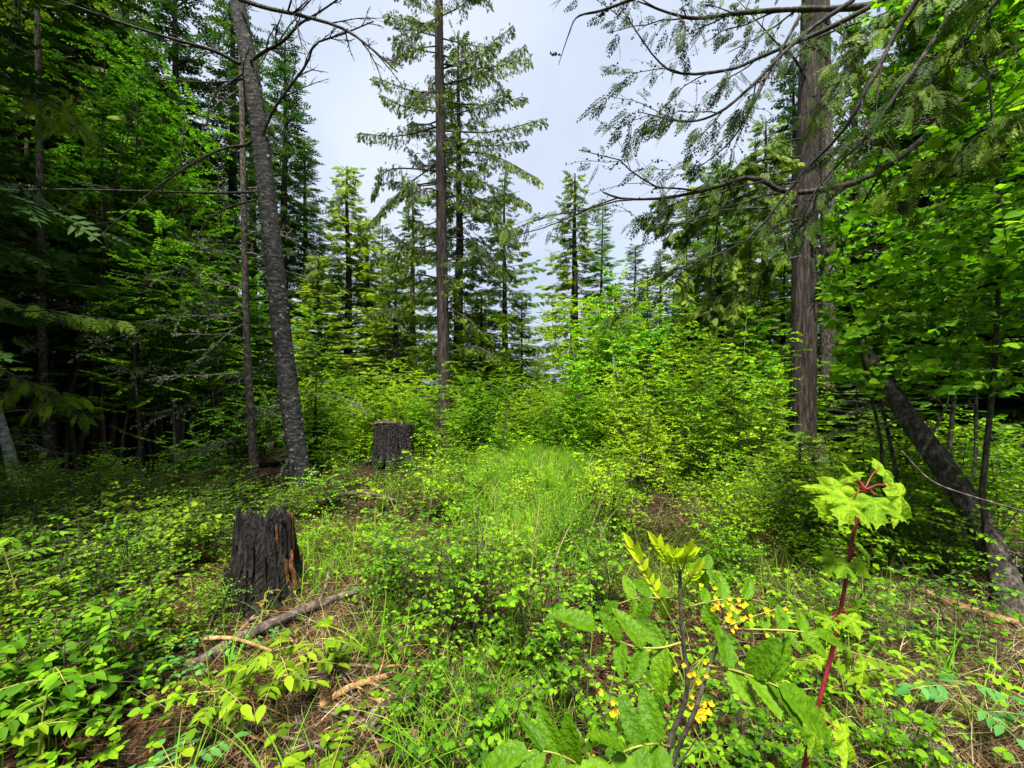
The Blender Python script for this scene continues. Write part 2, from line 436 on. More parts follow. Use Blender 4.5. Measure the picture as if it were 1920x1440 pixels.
def maple_t():
    h = [(0, 0), (0.12, -0.07), (0.24, -0.05), (0.30, 0.0), (0.42, 0.02), (0.53, 0.10), (0.43, 0.15), (0.42, 0.2), (0.33, 0.24), (0.45, 0.29),
         (0.5, 0.36), (0.6, 0.41), (0.72, 0.56), (0.6, 0.53), (0.56, 0.6), (0.47, 0.55), (0.42, 0.61), (0.33, 0.53), (0.2, 0.5), (0.24, 0.62),
         (0.31, 0.68), (0.22, 0.73), (0.22, 0.81), (0.12, 0.86), (0.07, 0.93), (0, 1.06)]
    r = np.array(h); l = (r * [-1, 1])[-2:0:-1]
    out = np.vstack([r, l])
    c = np.array([[0, 0.3]])
    mid = c + (out - c) * 0.5
    n = len(out)
    def z(p):
        ang = np.arctan2(p[:, 0], p[:, 1] - 0.3); rad = np.hypot(p[:, 0], p[:, 1] - .3)
        return -0.55 * rad ** 1.8 + 0.16 * rad * np.cos(ang * 5.2) + 0.02 * np.sin(ang * 17) * rad
    P2 = np.vstack([c, mid, out])
    v = np.column_stack([P2, z(P2)])
    f = []
    for i in range(n):
        j = (i + 1) % n
        f += [(0, 1 + j, 1 + i), (1 + i, 1 + j, 1 + n + j), (1 + i, 1 + n + j, 1 + n + i)]
    angs = np.arctan2(P2[:, 0], P2[:, 1] - .3)
    return {'v': v, 'f': np.array(f), 'tint': .45 + .3 * np.cos(angs * 5.2) ** 3}
T_MAPLE = maple_t()
T_LOW = leaf_t(0.42, 1, 0.12, 0.16, p=0.8)
T_FAR = {id(T_OVAL): T_OVAL2, id(T_ROUND): T_LOW, id(T_OVATE): T_LOW, id(T_LANCE): T_OVAL2}
TM = {}
def tmesh(T, name, m):
    key = (id(T), m.name)
    if key not in TM:
        b = MB(); b.add(T['v'], T['f'], T.get('tint', 0.5)); TM[key] = b.mesh(name, m, False)
    return TM[key]

def leaf_objs(root, T, m, arr, name='leaf'):
    """one object per leaf, sharing a mesh"""
    pos, ax, no, sc = arr
    A = nrm(ax); B = nrm(np.cross(A, no)); Nn = np.cross(B, A)
    me = tmesh(T, name, m)
    out = []
    for i in range(len(pos)):
        o = bpy.data.objects.new(name, me)
        s = float(sc[i])
        b, a, c, p = B[i] * s, A[i] * s, Nn[i] * s, pos[i]
        o.parent = root
        o.matrix_basis = Matrix(((b[0], a[0], c[0], p[0]), (b[1], a[1], c[1], p[1]), (b[2], a[2], c[2], p[2]), (0, 0, 0, 1)))
        COL.objects.link(o); out.append(o)
    return out

def leaves(root, T, m, arr, nparts=0, r=None, tint=None, far_T=None, fol='foliage', name='leaf'):
    pos, ax, no, sc = [np.asarray(a, float) for a in arr]
    N = len(pos)
    if tint is None: tint = (r or rng(3)).uniform(0.0, 0.9, N)
    sel = np.zeros(N, bool)
    if nparts:
        wpos = pos + np.array(root.location)
        d = np.maximum(wpos[:, 1], 0.05)
        px = 960 + wpos[:, 0] / d * FPX; py = HOR - (wpos[:, 2] - EYE) / d * FPX
        size = sc / d * FPX * ((px > -20) & (px < 1940) & (py > -20) & (py < 1460))
        idx = np.argsort(-size)[:nparts]
        idx = idx[size[idx] > 9]
        sel[idx] = True
        leaf_objs(root, T, m, (pos[sel], ax[sel], no[sel], sc[sel]), name)
    if far_T is None and T is not T_OVAL2: far_T = T_FAR.get(id(T))
    if (~sel).any():
        b = MB(); b.place(far_T or T, pos[~sel], ax[~sel], no[~sel], sc[~sel], tint[~sel])
        b.obj(fol, m, root, kind='stuff')

# ------------------------------------------------------------------ generators
def curve(p0, d0, length, r, n=5, sag=0.0, wob=0.15, up=0.0):
    """a wandering polyline"""
    p = np.array(p0, float); d = nrm(np.array(d0, float)); out = [p.copy()]
    st = length / (n - 1)
    for i in range(n - 1):
        t = i / (n - 1)
        d = nrm(d + r.normal(0, wob, 3) + np.array([0, 0, up * t - sag * (1 - t)]))
        p = p + d * st; out.append(p.copy())
    return np.array(out)

def along(path, t):
    path = np.asarray(path); n = len(path) - 1
    x = np.clip(np.asarray(t) * n, 0, n - 1e-6); i = x.astype(int); f = (x - i)[:, None]
    return path[i] * (1 - f) + path[i + 1] * f, nrm(path[i + 1] - path[i])

def shrub_geo(r, H, spread, nst, ntw, leaf, ppt, flat=0.8, lean=0.35, alt=False, droop=0.0, rad=0.006, low=0.15, bias=(0, 0), twl=None, sides=4, sb=1.0):
    """multi-stemmed shrub: stems, twigs and leaf arrays, base at origin"""
    stems = []; P = []; A = []; Nn = []; S = []
    for k in range(nst):
        a = r.uniform(0, 2 * PI); ln = lean * r.uniform(0.2, 1.1)
        d0 = np.array([math.cos(a) * ln + bias[0] * sb, math.sin(a) * ln + bias[1] * sb, 1.0])
        b = np.array([r.normal(0, .04 * spread), r.normal(0, .04 * spread), -0.05])
        h = H * r.uniform(0.6, 1.0)
        st = curve(b, d0, h * 1.05, r, 6, 0, 0.09)
        stems.append((st, np.linspace(rad * (0.7 + h * .5), rad * .4, 6)))
        for j in range(ntw):
            t = low + (1 - low) * (j + r.uniform(0, 1)) / ntw
            p, td = along(st, np.array([t])); p = p[0]; td = td[0]
            a2 = r.uniform(0, 2 * PI)
            d = np.array([math.cos(a2) + bias[0], math.sin(a2) + bias[1], r.uniform(0.05, 0.6)])
            l = (twl or spread * 0.6) * r.uniform(0.45, 1.05) * (1.12 - 0.55 * t)
            tw = curve(p, d, l, r, 4, 0.1 + droop, 0.13)
            stems.append((tw, np.linspace(rad * .42, rad * .18, 4)))
            n = max(2, int(ppt * r.uniform(.7, 1.2)))
            ts = np.linspace(0.12, 1.0, n)
            pp, dd = along(tw, ts)
            side = nrm(np.cross(dd, [0, 0, 1.0]))
            for sgn in (-1, 1):
                if alt: m_ = (np.arange(n) % 2 == (0 if sgn < 0 else 1))
                else: m_ = np.ones(n, bool)
                m_ &= r.random(n) < 0.93
                c = int(m_.sum())
                ax = sgn * side[m_] * r.uniform(.6, 1.1, (c, 1)) + dd[m_] * r.uniform(.25, .8, (c, 1)) + r.normal(0, .14, (c, 3))
                ax[:, 2] -= r.uniform(-0.05, 0.30, c)
                P.append(pp[m_]); A.append(ax)
                Nn.append(np.array([0, 0, 1.0]) * flat + r.normal(0, (1 - flat) * 0.9 + .14, (c, 3)))
                S.append(leaf * r.uniform(.55, 1.15, c) * (0.75 + 0.35 * np.sin(PI * ts[m_])))
            P.append(pp[-1:]); A.append(dd[-1:]); Nn.append(np.array([[0, 0, 1.0]]) + r.normal(0, .2, (1, 3))); S.append(np.array([leaf * .8]))
    return stems, (np.concatenate(P), np.concatenate(A), np.concatenate(Nn), np.concatenate(S))

def stem_parts(root, stems, m, sides=4, name='stem', nmain=0):
    """main stems as parts of their own, twigs joined"""
    main = [s for s in stems if len(s[0]) >= 6]; tw = [s for s in stems if len(s[0]) < 6]
    if nmain and len(main) <= 40:
        for p, rd in main:
            b = MB(); b.tube(p, rd, sides + 1); b.obj(name, m, root, smooth=True)
    else:
        b = MB()
        for p, rd in main: b.tube(p, rd, sides, cap=False)
        o = b.obj('stems', m, root, smooth=True, kind='stuff')
    if tw:
        b = MB()
        for p, rd in tw: b.tube(p, rd, 3, cap=False)
        b.obj('twigs', m, root, smooth=True, kind='stuff')

def conifer_geo(r, H, R, cb, nb, style='spruce', r0=0.15, dens=1.0, sag=0.2, spray=0.28, irregular=0.25, T=None, bare=0.12, ltop=0.35, maxn=30):
    """trunk path, list of (branch path, radii, spray arrays)"""
    tp = np.stack([np.cumsum(r.normal(0, .012 * H / 10, 9)), np.cumsum(r.normal(0, .012 * H / 10, 9)), np.linspace(-0.15, H, 9)], 1)
    tr = np.interp(np.linspace(0, 1, 9), [0, .06, .3, 1], [r0 * 1.35, r0 * 1.05, r0 * .8, 0.012])
    br = []
    for i in range(nb):
        t = (i + r.uniform(-.4, .4)) / nb; t = min(max(t, 0), 0.995) ** 0.9
        z = cb + (H - cb) * t
        prof = (1 - t) ** 0.85 * (0.55 + 0.45 * min(1, t * 5 + .3))
        l = max(ltop * .5, R * prof) * r.uniform(1 - irregular * 1.6, 1 + irregular * .6)
        az = i * 2.399 + r.uniform(-.5, .5)
        p, _ = along(tp, np.array([(z + .15) / (H + .15)]))
        el = -0.28 + 1.0 * t ** 1.5 if style == 'spruce' else -0.10 + 0.9 * t ** 1.3
        d = np.array([math.cos(az), math.sin(az), el + r.uniform(-.15, .15)])
        path = curve(p[0], d, l, r, 6, sag * .35, 0.06, up=sag * .55)
        n = int(min(maxn, max(4, l / spray * 3.6 * dens)))
        ts = np.sort(r.uniform(bare, 1.0, n)); ts[-1] = 1.0
        pp, dd = along(path, ts)
        side = nrm(np.cross(dd, [0, 0, 1.0])); sg = np.where(np.arange(n) % 2 == 0, 1, -1)[:, None]
        wid = np.clip(1.15 - ts, .15, 1)[:, None]
        if style == 'spruce':
            ax = dd * .75 + sg * side * (.9 * wid + .1) + r.normal(0, .12, (n, 3)); ax[:, 2] -= 0.15
            off = sg * side * r.uniform(0, .5, (n, 1)) * wid * l * .38
            no = np.array([0, 0, 1.0]) + r.normal(0, .25, (n, 3))
        else:
            ax = dd * .45 + sg * side * (.65 * wid) + r.normal(0, .18, (n, 3)); ax[:, 2] -= r.uniform(.3, 1.0, n)
            off = sg * side * r.uniform(0, .5, (n, 1)) * wid * l * .34
            no = side * sg + np.array([0, 0, .55]) + r.normal(0, .35, (n, 3))
        ax[-1] = dd[-1]; off[-1] = 0
        sc = spray * r.uniform(.65, 1.25, n) * (0.75 + .4 * (1 - ts))
        br.append((path, np.interp(np.linspace(0, 1, 6), [0, 1], [0.006 + .011 * l, .003]), (pp + off, ax, no, sc)))
    return tp, tr, br

def conifer(name, label, cat, loc, r, H, R, cb, nb, style='spruce', r0=0.15, leafm='spruce', bark='dark_bark', T=None, group=None, parts=False, rz=0, sides=9, **k):
    root = thing(name, label, cat, loc, rz, group=group)
    tp, tr, br = conifer_geo(r, H, R, cb, nb, style, r0, **k)
    b = MB(); b.tube(tp, tr, sides, rough=.12 if parts else .05, seed=int(H * 10)); b.obj('trunk', M[bark], root, smooth=True)
    T = T or (T_SPRUCE if style == 'spruce' else T_CEDAR_FAR)
    if parts:
        for path, rad, (p, a, n, s) in br:
            o = MB(); o.tube(path, rad, 5, cap=False); bo = o.obj('branch', M[bark], root, smooth=True)
            f = MB(); f.place(T, p, a, n, s, r.uniform(.1, .9) * .5 + r.uniform(0, .5, len(p))); f.obj('sprays', M[leafm], bo, kind='stuff')
    else:
        o = MB(); f = MB()
        for path, rad, (p, a, n, s) in br:
            o.tube(path, rad, 3, cap=False)
            f.place(T, p, a, n, s, r.uniform(0, .5) + r.uniform(0, .5, len(p)))
        o.obj('limbs', M[bark], root, smooth=True, kind='stuff'); f.obj('crown', M[leafm], root, kind='stuff')
    return root

ORD = 'first second third fourth fifth sixth seventh eighth ninth tenth eleventh twelfth thirteenth fourteenth fifteenth sixteenth seventeenth eighteenth nineteenth twentieth'.split()
def ordi(i):
    if i < 20: return ORD[i]
    tens = ['twenty', 'thirty', 'forty', 'fifty', 'sixty', 'seventy', 'eighty', 'ninety'][(i + 1) // 10 - 2]
    k = (i + 1) % 10
    return (tens[:-1] + 'ieth') if k == 0 else tens + '-' + ORD[k - 1]
def number_labels(group, text):
    """text has a {} for 'third from the left'"""
    g = sorted(GROUPS.get(group, []), key=lambda o: o.location.x / max(o.location.y, .1))
    for i, o in enumerate(g):
        o['label'] = text.format(ordi(i) + ' from the left')

# ================================================================== SETTING
def build_ground():
    n = 240
    u = np.linspace(-1, 1, n); s = np.sinh(u * 5.2) / np.sinh(5.2) * 400
    X, Y = np.meshgrid(s, s + 4.0)
    Z = gh(X, Y)
    i = np.arange(n - 1)[:, None] * n + np.arange(n - 1)[None, :]
    b = MB(); b.add(np.stack([X, Y, Z], -1).reshape(-1, 3), np.stack([i, i + 1, i + n + 1, i + n], -1).reshape(-1, 4))
    b.obj('ground', M['ground'], smooth=True, kind='structure')
build_ground()

# ------------------------------------------------------------------ leaning birch
def polyW(pts, base=(0, 0, 0)):
    return np.array([W(*p) for p in pts]) - np.array(base)

def resample(path, n):
    path = np.asarray(path)
    c = np.concatenate([[0], np.cumsum(np.linalg.norm(np.diff(path, axis=0), axis=1))])
    t = np.linspace(0, c[-1], n)
    return np.stack([np.interp(t, c, path[:, i]) for i in range(3)], 1)

def smooth_path(path, n):
    """Catmull-Rom through the points"""
    p = np.asarray(path, float); P0 = np.vstack([2 * p[0] - p[1], p, 2 * p[-1] - p[-2]])
    out = []
    for t in np.linspace(0, len(p) - 1 - 1e-6, n):
        i = int(t); f = t - i
        a, b, c, d = P0[i], P0[i + 1], P0[i + 2], P0[i + 3]
        out.append(.5 * (2 * b + (c - a) * f + (2 * a - 5 * b + 4 * c - d) * f * f + (3 * b - a - 3 * c + d) * f ** 3))
    return np.array(out)

def twiggy(r, path, r0, depth=2, nsub=6, ratio=0.45, spread=0.7, wob=0.15, up=0.0, rough=.0, lichen=None, lsize=.03, lich_n=12):
    """a bare branch with side twigs -> MB; lichen: MB that receives tufts"""
    b = MB()
    def go(path, rad, lev):
        n = len(path)
        b.tube(path, np.linspace(rad, rad * .3, n), 6 if lev == 0 else 4 if lev == 1 else 3, cap=lev == 0)
        ln = np.linalg.norm(np.diff(path, axis=0), axis=1).sum()
        if lichen is not None and lich_n:
            k = max(1, int(lich_n * ln / .6))
            p, d = along(path, r.uniform(.1, 1, k))
            lichen.place(T_TUFT, p, r.normal(0, 1, (k, 3)) + [0, 0, -.3], r.normal(0, 1, (k, 3)), lsize * r.uniform(.4, 1.3, k), r.uniform(0, 1, k))
        if lev < depth:
            for j in range(int(nsub * (1 if lev == 0 else .6)) + 1):
                t = r.uniform(.15, .97)
                p, d = along(path, np.array([t]))
                dd = nrm(d[0] + r.normal(0, spread, 3) * [1, 1, .7] + [0, 0, up])
                go(curve(p[0], dd, ln * ratio * r.uniform(.4, 1.1) * (1.15 - t * .6), r, 5, .05, wob), rad * .45 * (1.1 - .5 * t), lev + 1)
    go(np.asarray(path), r0, 0)
    return b

def hero_birch():
    r = rng(11); d = 6.4
    base = on_ground(563, d)
    root = thing('birch_tree', 'leaning grey birch trunk with bare lichened branches, behind the charred stump', 'tree', base)
    cl = smooth_path(polyW([(572, 945, d), (567, 905, d), (551, 800, d), (531, 640, d), (514, 480, d), (492, 280, d + .05), (471, 130, d + .1), (447, 0, d + .15), (425, -180, d + .2), (412, -420, d + .3), (405, -760, d + .3)], base), 60)
    t = np.linspace(0, 1, 60)
    rad = np.interp(t, [0, .03, .12, .3, .5, .7, 1], [.205, .175, .15, .134, .122, .106, .05])
    b = MB(); b.tube(cl, rad, 22, rough=.10, seed=3, flute=.03); b.obj('trunk', M['birch_bark'], root, smooth=True)
    # root flare
    for a in (0.4, 1.9, 3.6, 5.3):
        q = np.array([math.cos(a), math.sin(a), 0])
        o = MB(); o.tube(smooth_path([q * .13 + [0, 0, .30], q * .18 + [0, 0, .12], q * .27 + [0, 0, .0], q * .38 + [0, 0, -.1]], 8), np.linspace(.08, .03, 8), 8, rough=.15)
        o.obj('root', M['birch_bark'], root, smooth=True)
    # peeling bark flakes standing off the trunk
    f = MB(); k = 500
    ts = r.uniform(.02, .72, k); p, dd = along(cl, ts); a = r.uniform(0, 2 * PI, k)
    out = np.stack([np.cos(a), np.sin(a), 0 * a], 1); rr = np.interp(ts, t, rad)[:, None]
    f.place({'v': np.array([[-.5, 0, 0], [.5, 0, 0], [.4, 1, .35], [-.45, .9, .25]]), 'f': np.array([[0, 1, 2], [0, 2, 3]])}, p + out * rr * .99, np.cross(out, [0, 0, 1.0]) * r.choice([-1, 1], (k, 1)) + out * .3, out, r.uniform(.012, .04, k), r.uniform(0, .8, k))
    f.obj('bark_flakes', M['lichen'], root, kind='stuff')
    B = lambda pts: smooth_path(polyW(pts, base), 14)
    spec = [
        ([(490, 250, d), (512, 197, d - .1), (545, 150, d - .2), (575, 110, d - .3), (592, 72, d - .4), (640, 55, d - .5), (700, 30, d - .6)], .030),
        ([(470, 105, d), (495, 87, d - .1), (530, 68, d - .3), (562, 35, d - .4), (600, 12, d - .5), (660, -30, d - .7)], .034),
        ([(448, -12, d), (500, 5, d - .2), (560, 18, d - .4), (640, 42, d - .6), (695, 80, d - .7), (745, 125, d - .8)], .036),
        ([(475, 250, d), (462, 262, d), (420, 268, d - .2), (370, 292, d - .4), (310, 330, d - .6), (250, 378, d - .8), (190, 430, d - 1)], .030),
        ([(478, 350, d), (400, 352, d - .2), (250, 348, d - .5), (120, 345, d - .8), (-20, 347, d - 1)], .022),
        ([(480, 365, d), (432, 378, d - .1), (400, 395, d - .2), (378, 420, d - .3), (368, 450, d - .4)], .020),
        ([(455, 128, d), (430, 145, d - .1), (402, 168, d - .2), (390, 200, d - .3), (387, 235, d - .4)], .022),
        ([(457, 138, d), (400, 145, d), (330, 140, d - .2), (250, 128, d - .4)], .020),
        ([(450, 110, d), (400, 85, d - .1), (320, 62, d - .3), (220, 30, d - .5), (110, -10, d - .8)], .034),
        ([(462, 200, d), (456, 120, d - .3), (470, 90, d - .4), (490, 180, d - .4), (500, 205, d - .3)], .010),
        ([(520, 540, d), (460, 552, d - .1), (380, 560, d - .4), (300, 590, d - .6), (240, 615, d - .8), (170, 640, d - 1)], .018),
        ([(530, 620, d), (460, 632, d - .3), (370, 668, d - .6), (290, 685, d - .9), (200, 682, d - 1.2)], .015),
        ([(533, 650, d), (470, 690, d - .2), (390, 735, d - .4), (320, 760, d - .6), (260, 765, d - .8)], .014),
        ([(543, 730, d), (500, 768, d - .2), (440, 810, d - .4), (380, 830, d - .6), (300, 855, d - .8)], .014),
        ([(505, 420, d), (440, 440, d - .2), (350, 480, d - .4), (260, 540, d - .7)], .014),
        ([(555, 728, d), (600, 730, d + .2), (660, 745, d + .3), (700, 765, d + .3)], .010),
        ([(530, 560, d), (550, 530, d - .1), (570, 505, d - .2), (590, 470, d - .2)], .009),
        ([(545, 790, d), (520, 812, d - .2), (500, 830, d - .3)], .012),
        ([(553, 845, d), (535, 860, d - .2), (522, 885, d - .3)], .010),
    ]
    for i, (pts, r0) in enumerate(spec):
        li = MB(); pale = i >= 10
        hi = i < 3
        b = twiggy(r, B(pts), r0 * (.55 if pale else .9), 2, 13 if pale else 10 if hi else 6, .34 if hi else .33, .55, .16, up=.08 if hi else -.05, lichen=li, lsize=.019 if pale else .016, lich_n=22 if pale else 10)
        o = b.obj('branch', M['rough_bark' if pale else 'dark_bark'], root, smooth=True)
        li.obj('lichen_tufts', M['lichen'] if (pale or i == 4) else M['twig'], o, kind='stuff')
hero_birch()

# ------------------------------------------------------------------ tall cedar beyond the clearing
def hero_cedar():
    r = rng(21); d = 10.0
    base = on_ground(836, d)
    root = thing('cedar_tree', 'tall sparse cedar with straight brown trunk behind the grass, drooping sprays against the sky', 'tree', base)
    cl = smooth_path(polyW([(836, 850, d), (836, 820, d), (833, 700, d), (829, 500, d), (827, 300, d), (824, 100, d), (822, -100, d), (822, -350, d), (822, -700, d)], base), 40)
    t = np.linspace(0, 1, 40)
    rad = np.interp(t, [0, .03, .08, .25, .5, .75, 1], [.26, .20, .165, .14, .115, .085, .03])
    b = MB(); b.tube(cl, rad, 18, rough=.08, seed=8, flute=.08); b.obj('trunk', M['cedar_bark'], root, smooth=True)
    H = cl[-1][2]
    for a in (0.2, 1.5, 2.9, 4.0, 5.2):
        q = np.array([math.cos(a), math.sin(a), 0])
        o = MB(); o.tube(smooth_path([q * .1 + [0, 0, .4], q * .17 + [0, 0, .15], q * .3 + [0, 0, .0], q * .42 + [0, 0, -.1]], 8), np.linspace(.09, .03, 8), 8, rough=.1)
        o.obj('root', M['cedar_bark'], root, smooth=True)
    # authored branches left and right (photo), then random ones filling
    spec = []
    for (y0, pts) in [
        (235, [(1020, 212)]), (250, [(985, 255)]), (275, [(920, 280), (1010, 325)]), (180, [(980, 172)]), (150, [(985, 75)]), (120, [(960, 40)]),
        (110, [(990, 100)]), (300, [(900, 330), (990, 370)]), (345, [(920, 390), (965, 440)]), (225, [(675, 240)]), (165, [(705, 135)]), (310, [(730, 308), (700, 350)]),
        (330, [(760, 345), (690, 410)]), (290, [(760, 340), (720, 380)]), (60, [(730, 20)]), (20, [(900, -30)]), (-20, [(720, -40)]), (90, [(740, 60)]),
        (200, [(760, 190), (720, 170)]), (420, [(780, 440), (700, 480)]), (430, [(900, 450), (940, 500)]), (505, [(760, 560), (690, 580)]), (210, [(900, 190), (950, 160)]),
        (-60, [(960, -80)]), (-110, [(740, -130)]), (-160, [(930, -190)]), (30, [(770, 60), (745, 85)]), (655, [(890, 640), (930, 660)]), (560, [(880, 590), (905, 620)])]:
        x0 = 828
        spec.append([(x0, y0, d)] + [(px, py, d + r.uniform(-.9, .6) * (i + 1) / len(pts)) for i, (px, py) in enumerate(pts)])
    for k in range(84):
        y0 = -650 + 1200 * (k + r.uniform(0, 1)) / 84
        az = r.uniform(0, 2 * PI); l = r.uniform(40, 165) * (1.0 if y0 > -200 else .6)
        spec.append([(826, y0, d), (826 + math.cos(az) * l * .5, y0 + r.uniform(-10, 15), d + math.sin(az) * l * .5 / 80), (826 + math.cos(az) * l, y0 + r.uniform(-25, 35), d + math.sin(az) * l / 80)])
    for pts in spec:
        pw = polyW(pts, base); 
        if len(pw) == 2:
            m_ = (pw[0] + pw[1]) / 2 - np.array([0, 0, .07 * np.linalg.norm(pw[1] - pw[0])]); pw = np.array([pw[0], m_, pw[1]])
        path = smooth_path(pw, 10)
        l = np.linalg.norm(np.diff(path, axis=0), axis=1).sum()
        o = MB(); o.tube(path, np.linspace(.012 + .006 * l, .004, 10), 5, cap=False)
        n = int(l * 112)
        ts = r.uniform(.22, 1, n) ** .8; pp, dd = along(path, ts)
        side = nrm(np.cross(dd, [0, 0, 1.0])); sg = r.choice([-1, 1], (n, 1))
        off = sg * side * r.uniform(0, .34, (n, 1)) * (1.15 - ts[:, None]) * min(l, 1.6) - np.array([0, 0, 1.0]) * r.uniform(0, .16, (n, 1))
        for q in range(0, n, 3):
            o.tube(np.array([pp[q], pp[q] + off[q] * .6 + dd[q] * .06, pp[q] + off[q] + dd[q] * .1]), [.006, .004, .002], 3, cap=False)
        bo = o.obj('branch', M['dark_bark'], root, smooth=True)
        ax = dd * .4 + sg * side * .3 + r.normal(0, .3, (n, 3)); ax[:, 2] -= r.uniform(.3, 1.6, n)
        no = side * sg + r.normal(0, .5, (n, 3))
        f = MB(); f.place(T_CEDAR_FAR, pp + off + dd * .08, ax, no, r.uniform(.05, .135, n), r.uniform(0, .8, n)); f.obj('sprays', M['cedar'], bo, kind='stuff')
hero_cedar()

# ------------------------------------------------------------------ large right cedar
def right_cedar():
    r = rng(31); d = 8.4
    base = on_ground(1507, d)
    root = thing('cedar_tree', 'thick cedar trunk with stringy vertical bark rising beside the right thicket', 'tree', base)
    cl = smooth_path(polyW([(1500, 890, d), (1503, 850, d), (1506, 700, d), (1509, 500, d), (1513, 300, d), (1519, 60, d), (1526, -150, d), (1534, -500, d), (1540, -900, d)], base), 60)
    t = np.linspace(0, 1, 60)
    rad = np.interp(t, [0, .03, .08, .2, .45, .7, 1], [.38, .30, .255, .23, .205, .16, .07])
    b = MB(); b.tube(cl, rad, 30, rough=.05, seed=5, flute=.12); b.obj('trunk', M['cedar_bark'], root, smooth=True)
    # hanging bark strips
    for k in range(26):
        a = r.uniform(PI, 2 * PI); t0 = r.uniform(.03, .55); l = r.uniform(.25, .9)
        p, dd = along(cl, np.array([t0])); rr = np.interp(t0, t, rad); q = np.array([math.cos(a), math.sin(a), 0])
        wdt = r.uniform(.012, .03); sd_ = np.cross(q, [0, 0, 1.0])
        v = []
        for i in range(5):
            c = p[0] + q * (rr * 1.0 + .018 * (i / 4) ** 2 * r.uniform(.2, 2)) - np.array([0, 0, l * i / 4])
            v += [c - sd_ * wdt, c + sd_ * wdt]
        o = MB(); o.add(v, [(2 * i, 2 * i + 1, 2 * i + 3, 2 * i + 2) for i in range(4)]); o.obj('bark_strip', M['cedar_bark'], root)
    for a in (3.4, 4.2, 5.0, 5.9, 1.0):
        q = np.array([math.cos(a), math.sin(a), 0])
        o = MB(); o.tube(smooth_path([q * .2 + [0, 0, .6], q * .3 + [0, 0, .2], q * .46 + [0, 0, .0], q * .7 + [0, 0, -.1]], 8), np.linspace(.13, .04, 8), 8, rough=.1)
        o.obj('root', M['cedar_bark'], root, smooth=True)
    for k in range(30):
        y0 = -800 + 1250 * (k + r.uniform(0, 1)) / 30
        az = r.uniform(0, 2 * PI); l = r.uniform(1.2, 2.8)
        p0 = W(1512, y0, d) - base
        path = curve(p0, (math.cos(az), math.sin(az), r.uniform(-.1, .3)), l, r, 8, .12, .08, up=.25)
        o = MB(); o.tube(path, np.linspace(.012 + .007 * l, .004, 8), 5, cap=False)
        bo = o.obj('branch', M['dark_bark'], root, smooth=True)
        n = int(l * 24); ts = r.uniform(.2, 1, n); pp, dd = along(path, ts); side = nrm(np.cross(dd, [0, 0, 1.0])); sg = r.choice([-1, 1], (n, 1))
        off = sg * side * r.uniform(0, .5, (n, 1)) * (1.1 - ts[:, None]) * .9
        ax = dd * .6 + sg * side * .5 + r.normal(0, .25, (n, 3)); ax[:, 2] -= r.uniform(.2, .9, n)
        f = MB(); f.place(T_CEDAR_FAR, pp + off, ax, side * sg + [0, 0, .5] + r.normal(0, .4, (n, 3)), r.uniform(.14, .28, n), r.uniform(0, .8, n)); f.obj('sprays', M['cedar'], bo, kind='stuff')
right_cedar()

def plain_trunk(name, label, pts, rads, bark, seed, sides=14, dead=6, cat='tree', group=None, dl=(.3, .9), lich=0):
    r = rng(seed)
    px, py, d = pts[0]
    base = on_ground(px, d)
    root = thing(name, label, cat, base, group=group)
    cl = smooth_path(polyW(pts, base), 40)
    b = MB(); b.tube(cl, np.interp(np.linspace(0, 1, 40), np.linspace(0, 1, len(rads)), rads), sides, rough=.12, seed=seed); b.obj('trunk', M[bark], root, smooth=True)
    for k in range(dead):
        t = r.uniform(.12, .8); p, dd = along(cl, np.array([t])); a = r.uniform(0, 2 * PI)
        l = r.uniform(*dl)
        li = MB() if lich else None
        br = twiggy(r, curve(p[0], (math.cos(a), math.sin(a), r.uniform(-.3, .3)), l, r, 7, .08, .14), .004 + .007 * l, 2, 5, .4, .55, .16, lichen=li, lsize=.022, lich_n=lich)
        o = br.obj('branch', M['grey_twig'], root, smooth=True)
        if lich: li.obj('lichen_tufts', M['lichen'], o, kind='stuff')
    return root

plain_trunk('birch_tree', 'pale grey trunk standing close behind the thick right cedar', [(1552, 830, 9.6), (1552, 640, 9.6), (1553, 500, 9.6), (1550, 300, 9.6), (1545, 60, 9.6), (1542, -300, 9.6)], [.16, .15, .14, .135, .12, .10], 'rough_bark', 41, dead=8)
plain_trunk('leaning_trunk', 'dark leaning tree trunk slanting up from the lower corner toward the right cedar', [(1915, 1190, 2.9), (1888, 1080, 3.0), (1830, 960, 3.2), (1765, 860, 3.4), (1700, 770, 3.7), (1650, 690, 4.0), (1600, 630, 4.3)], [.115, .092, .082, .078, .074, .07, .06], 'rough_bark', 42, sides=26, dead=7, dl=(.3, .7), lich=12)
plain_trunk('thin_tree', 'thin straight bare trunk with short lichened twigs just left of the leaning birch', [(480, 900, 7.2), (470, 760, 7.2), (462, 600, 7.2), (458, 400, 7.2), (455, 250, 7.2), (452, 50, 7.2), (450, -100, 7.2)], [.075, .062, .055, .05, .045, .04, .03], 'rough_bark', 43, sides=9, dead=18, dl=(.5, 1.5), lich=26)
plain_trunk('birch_tree', 'pale mossy trunk leaning at the left edge of the dark wood', [(42, 925, 6.3), (30, 890, 6.3), (15, 830, 6.3), (0, 780, 6.3), (-25, 690, 6.3), (-60, 500, 6.3)], [.08, .07, .066, .06, .055, .05], 'pale_bark', 44, sides=10, dead=8, dl=(.5, 1.4), lich=14)
plain_trunk('birch_tree', 'slender grey upright trunk inside the dark wood, right of the leaning pale one', [(94, 905, 6.9), (92, 850, 6.9), (85, 760, 6.9), (80, 650, 6.9), (76, 400, 6.9), (70, 0, 6.9)], [.075, .065, .06, .055, .05, .03], 'rough_bark', 45, sides=10, dead=10, dl=(.5, 1.5), lich=14)
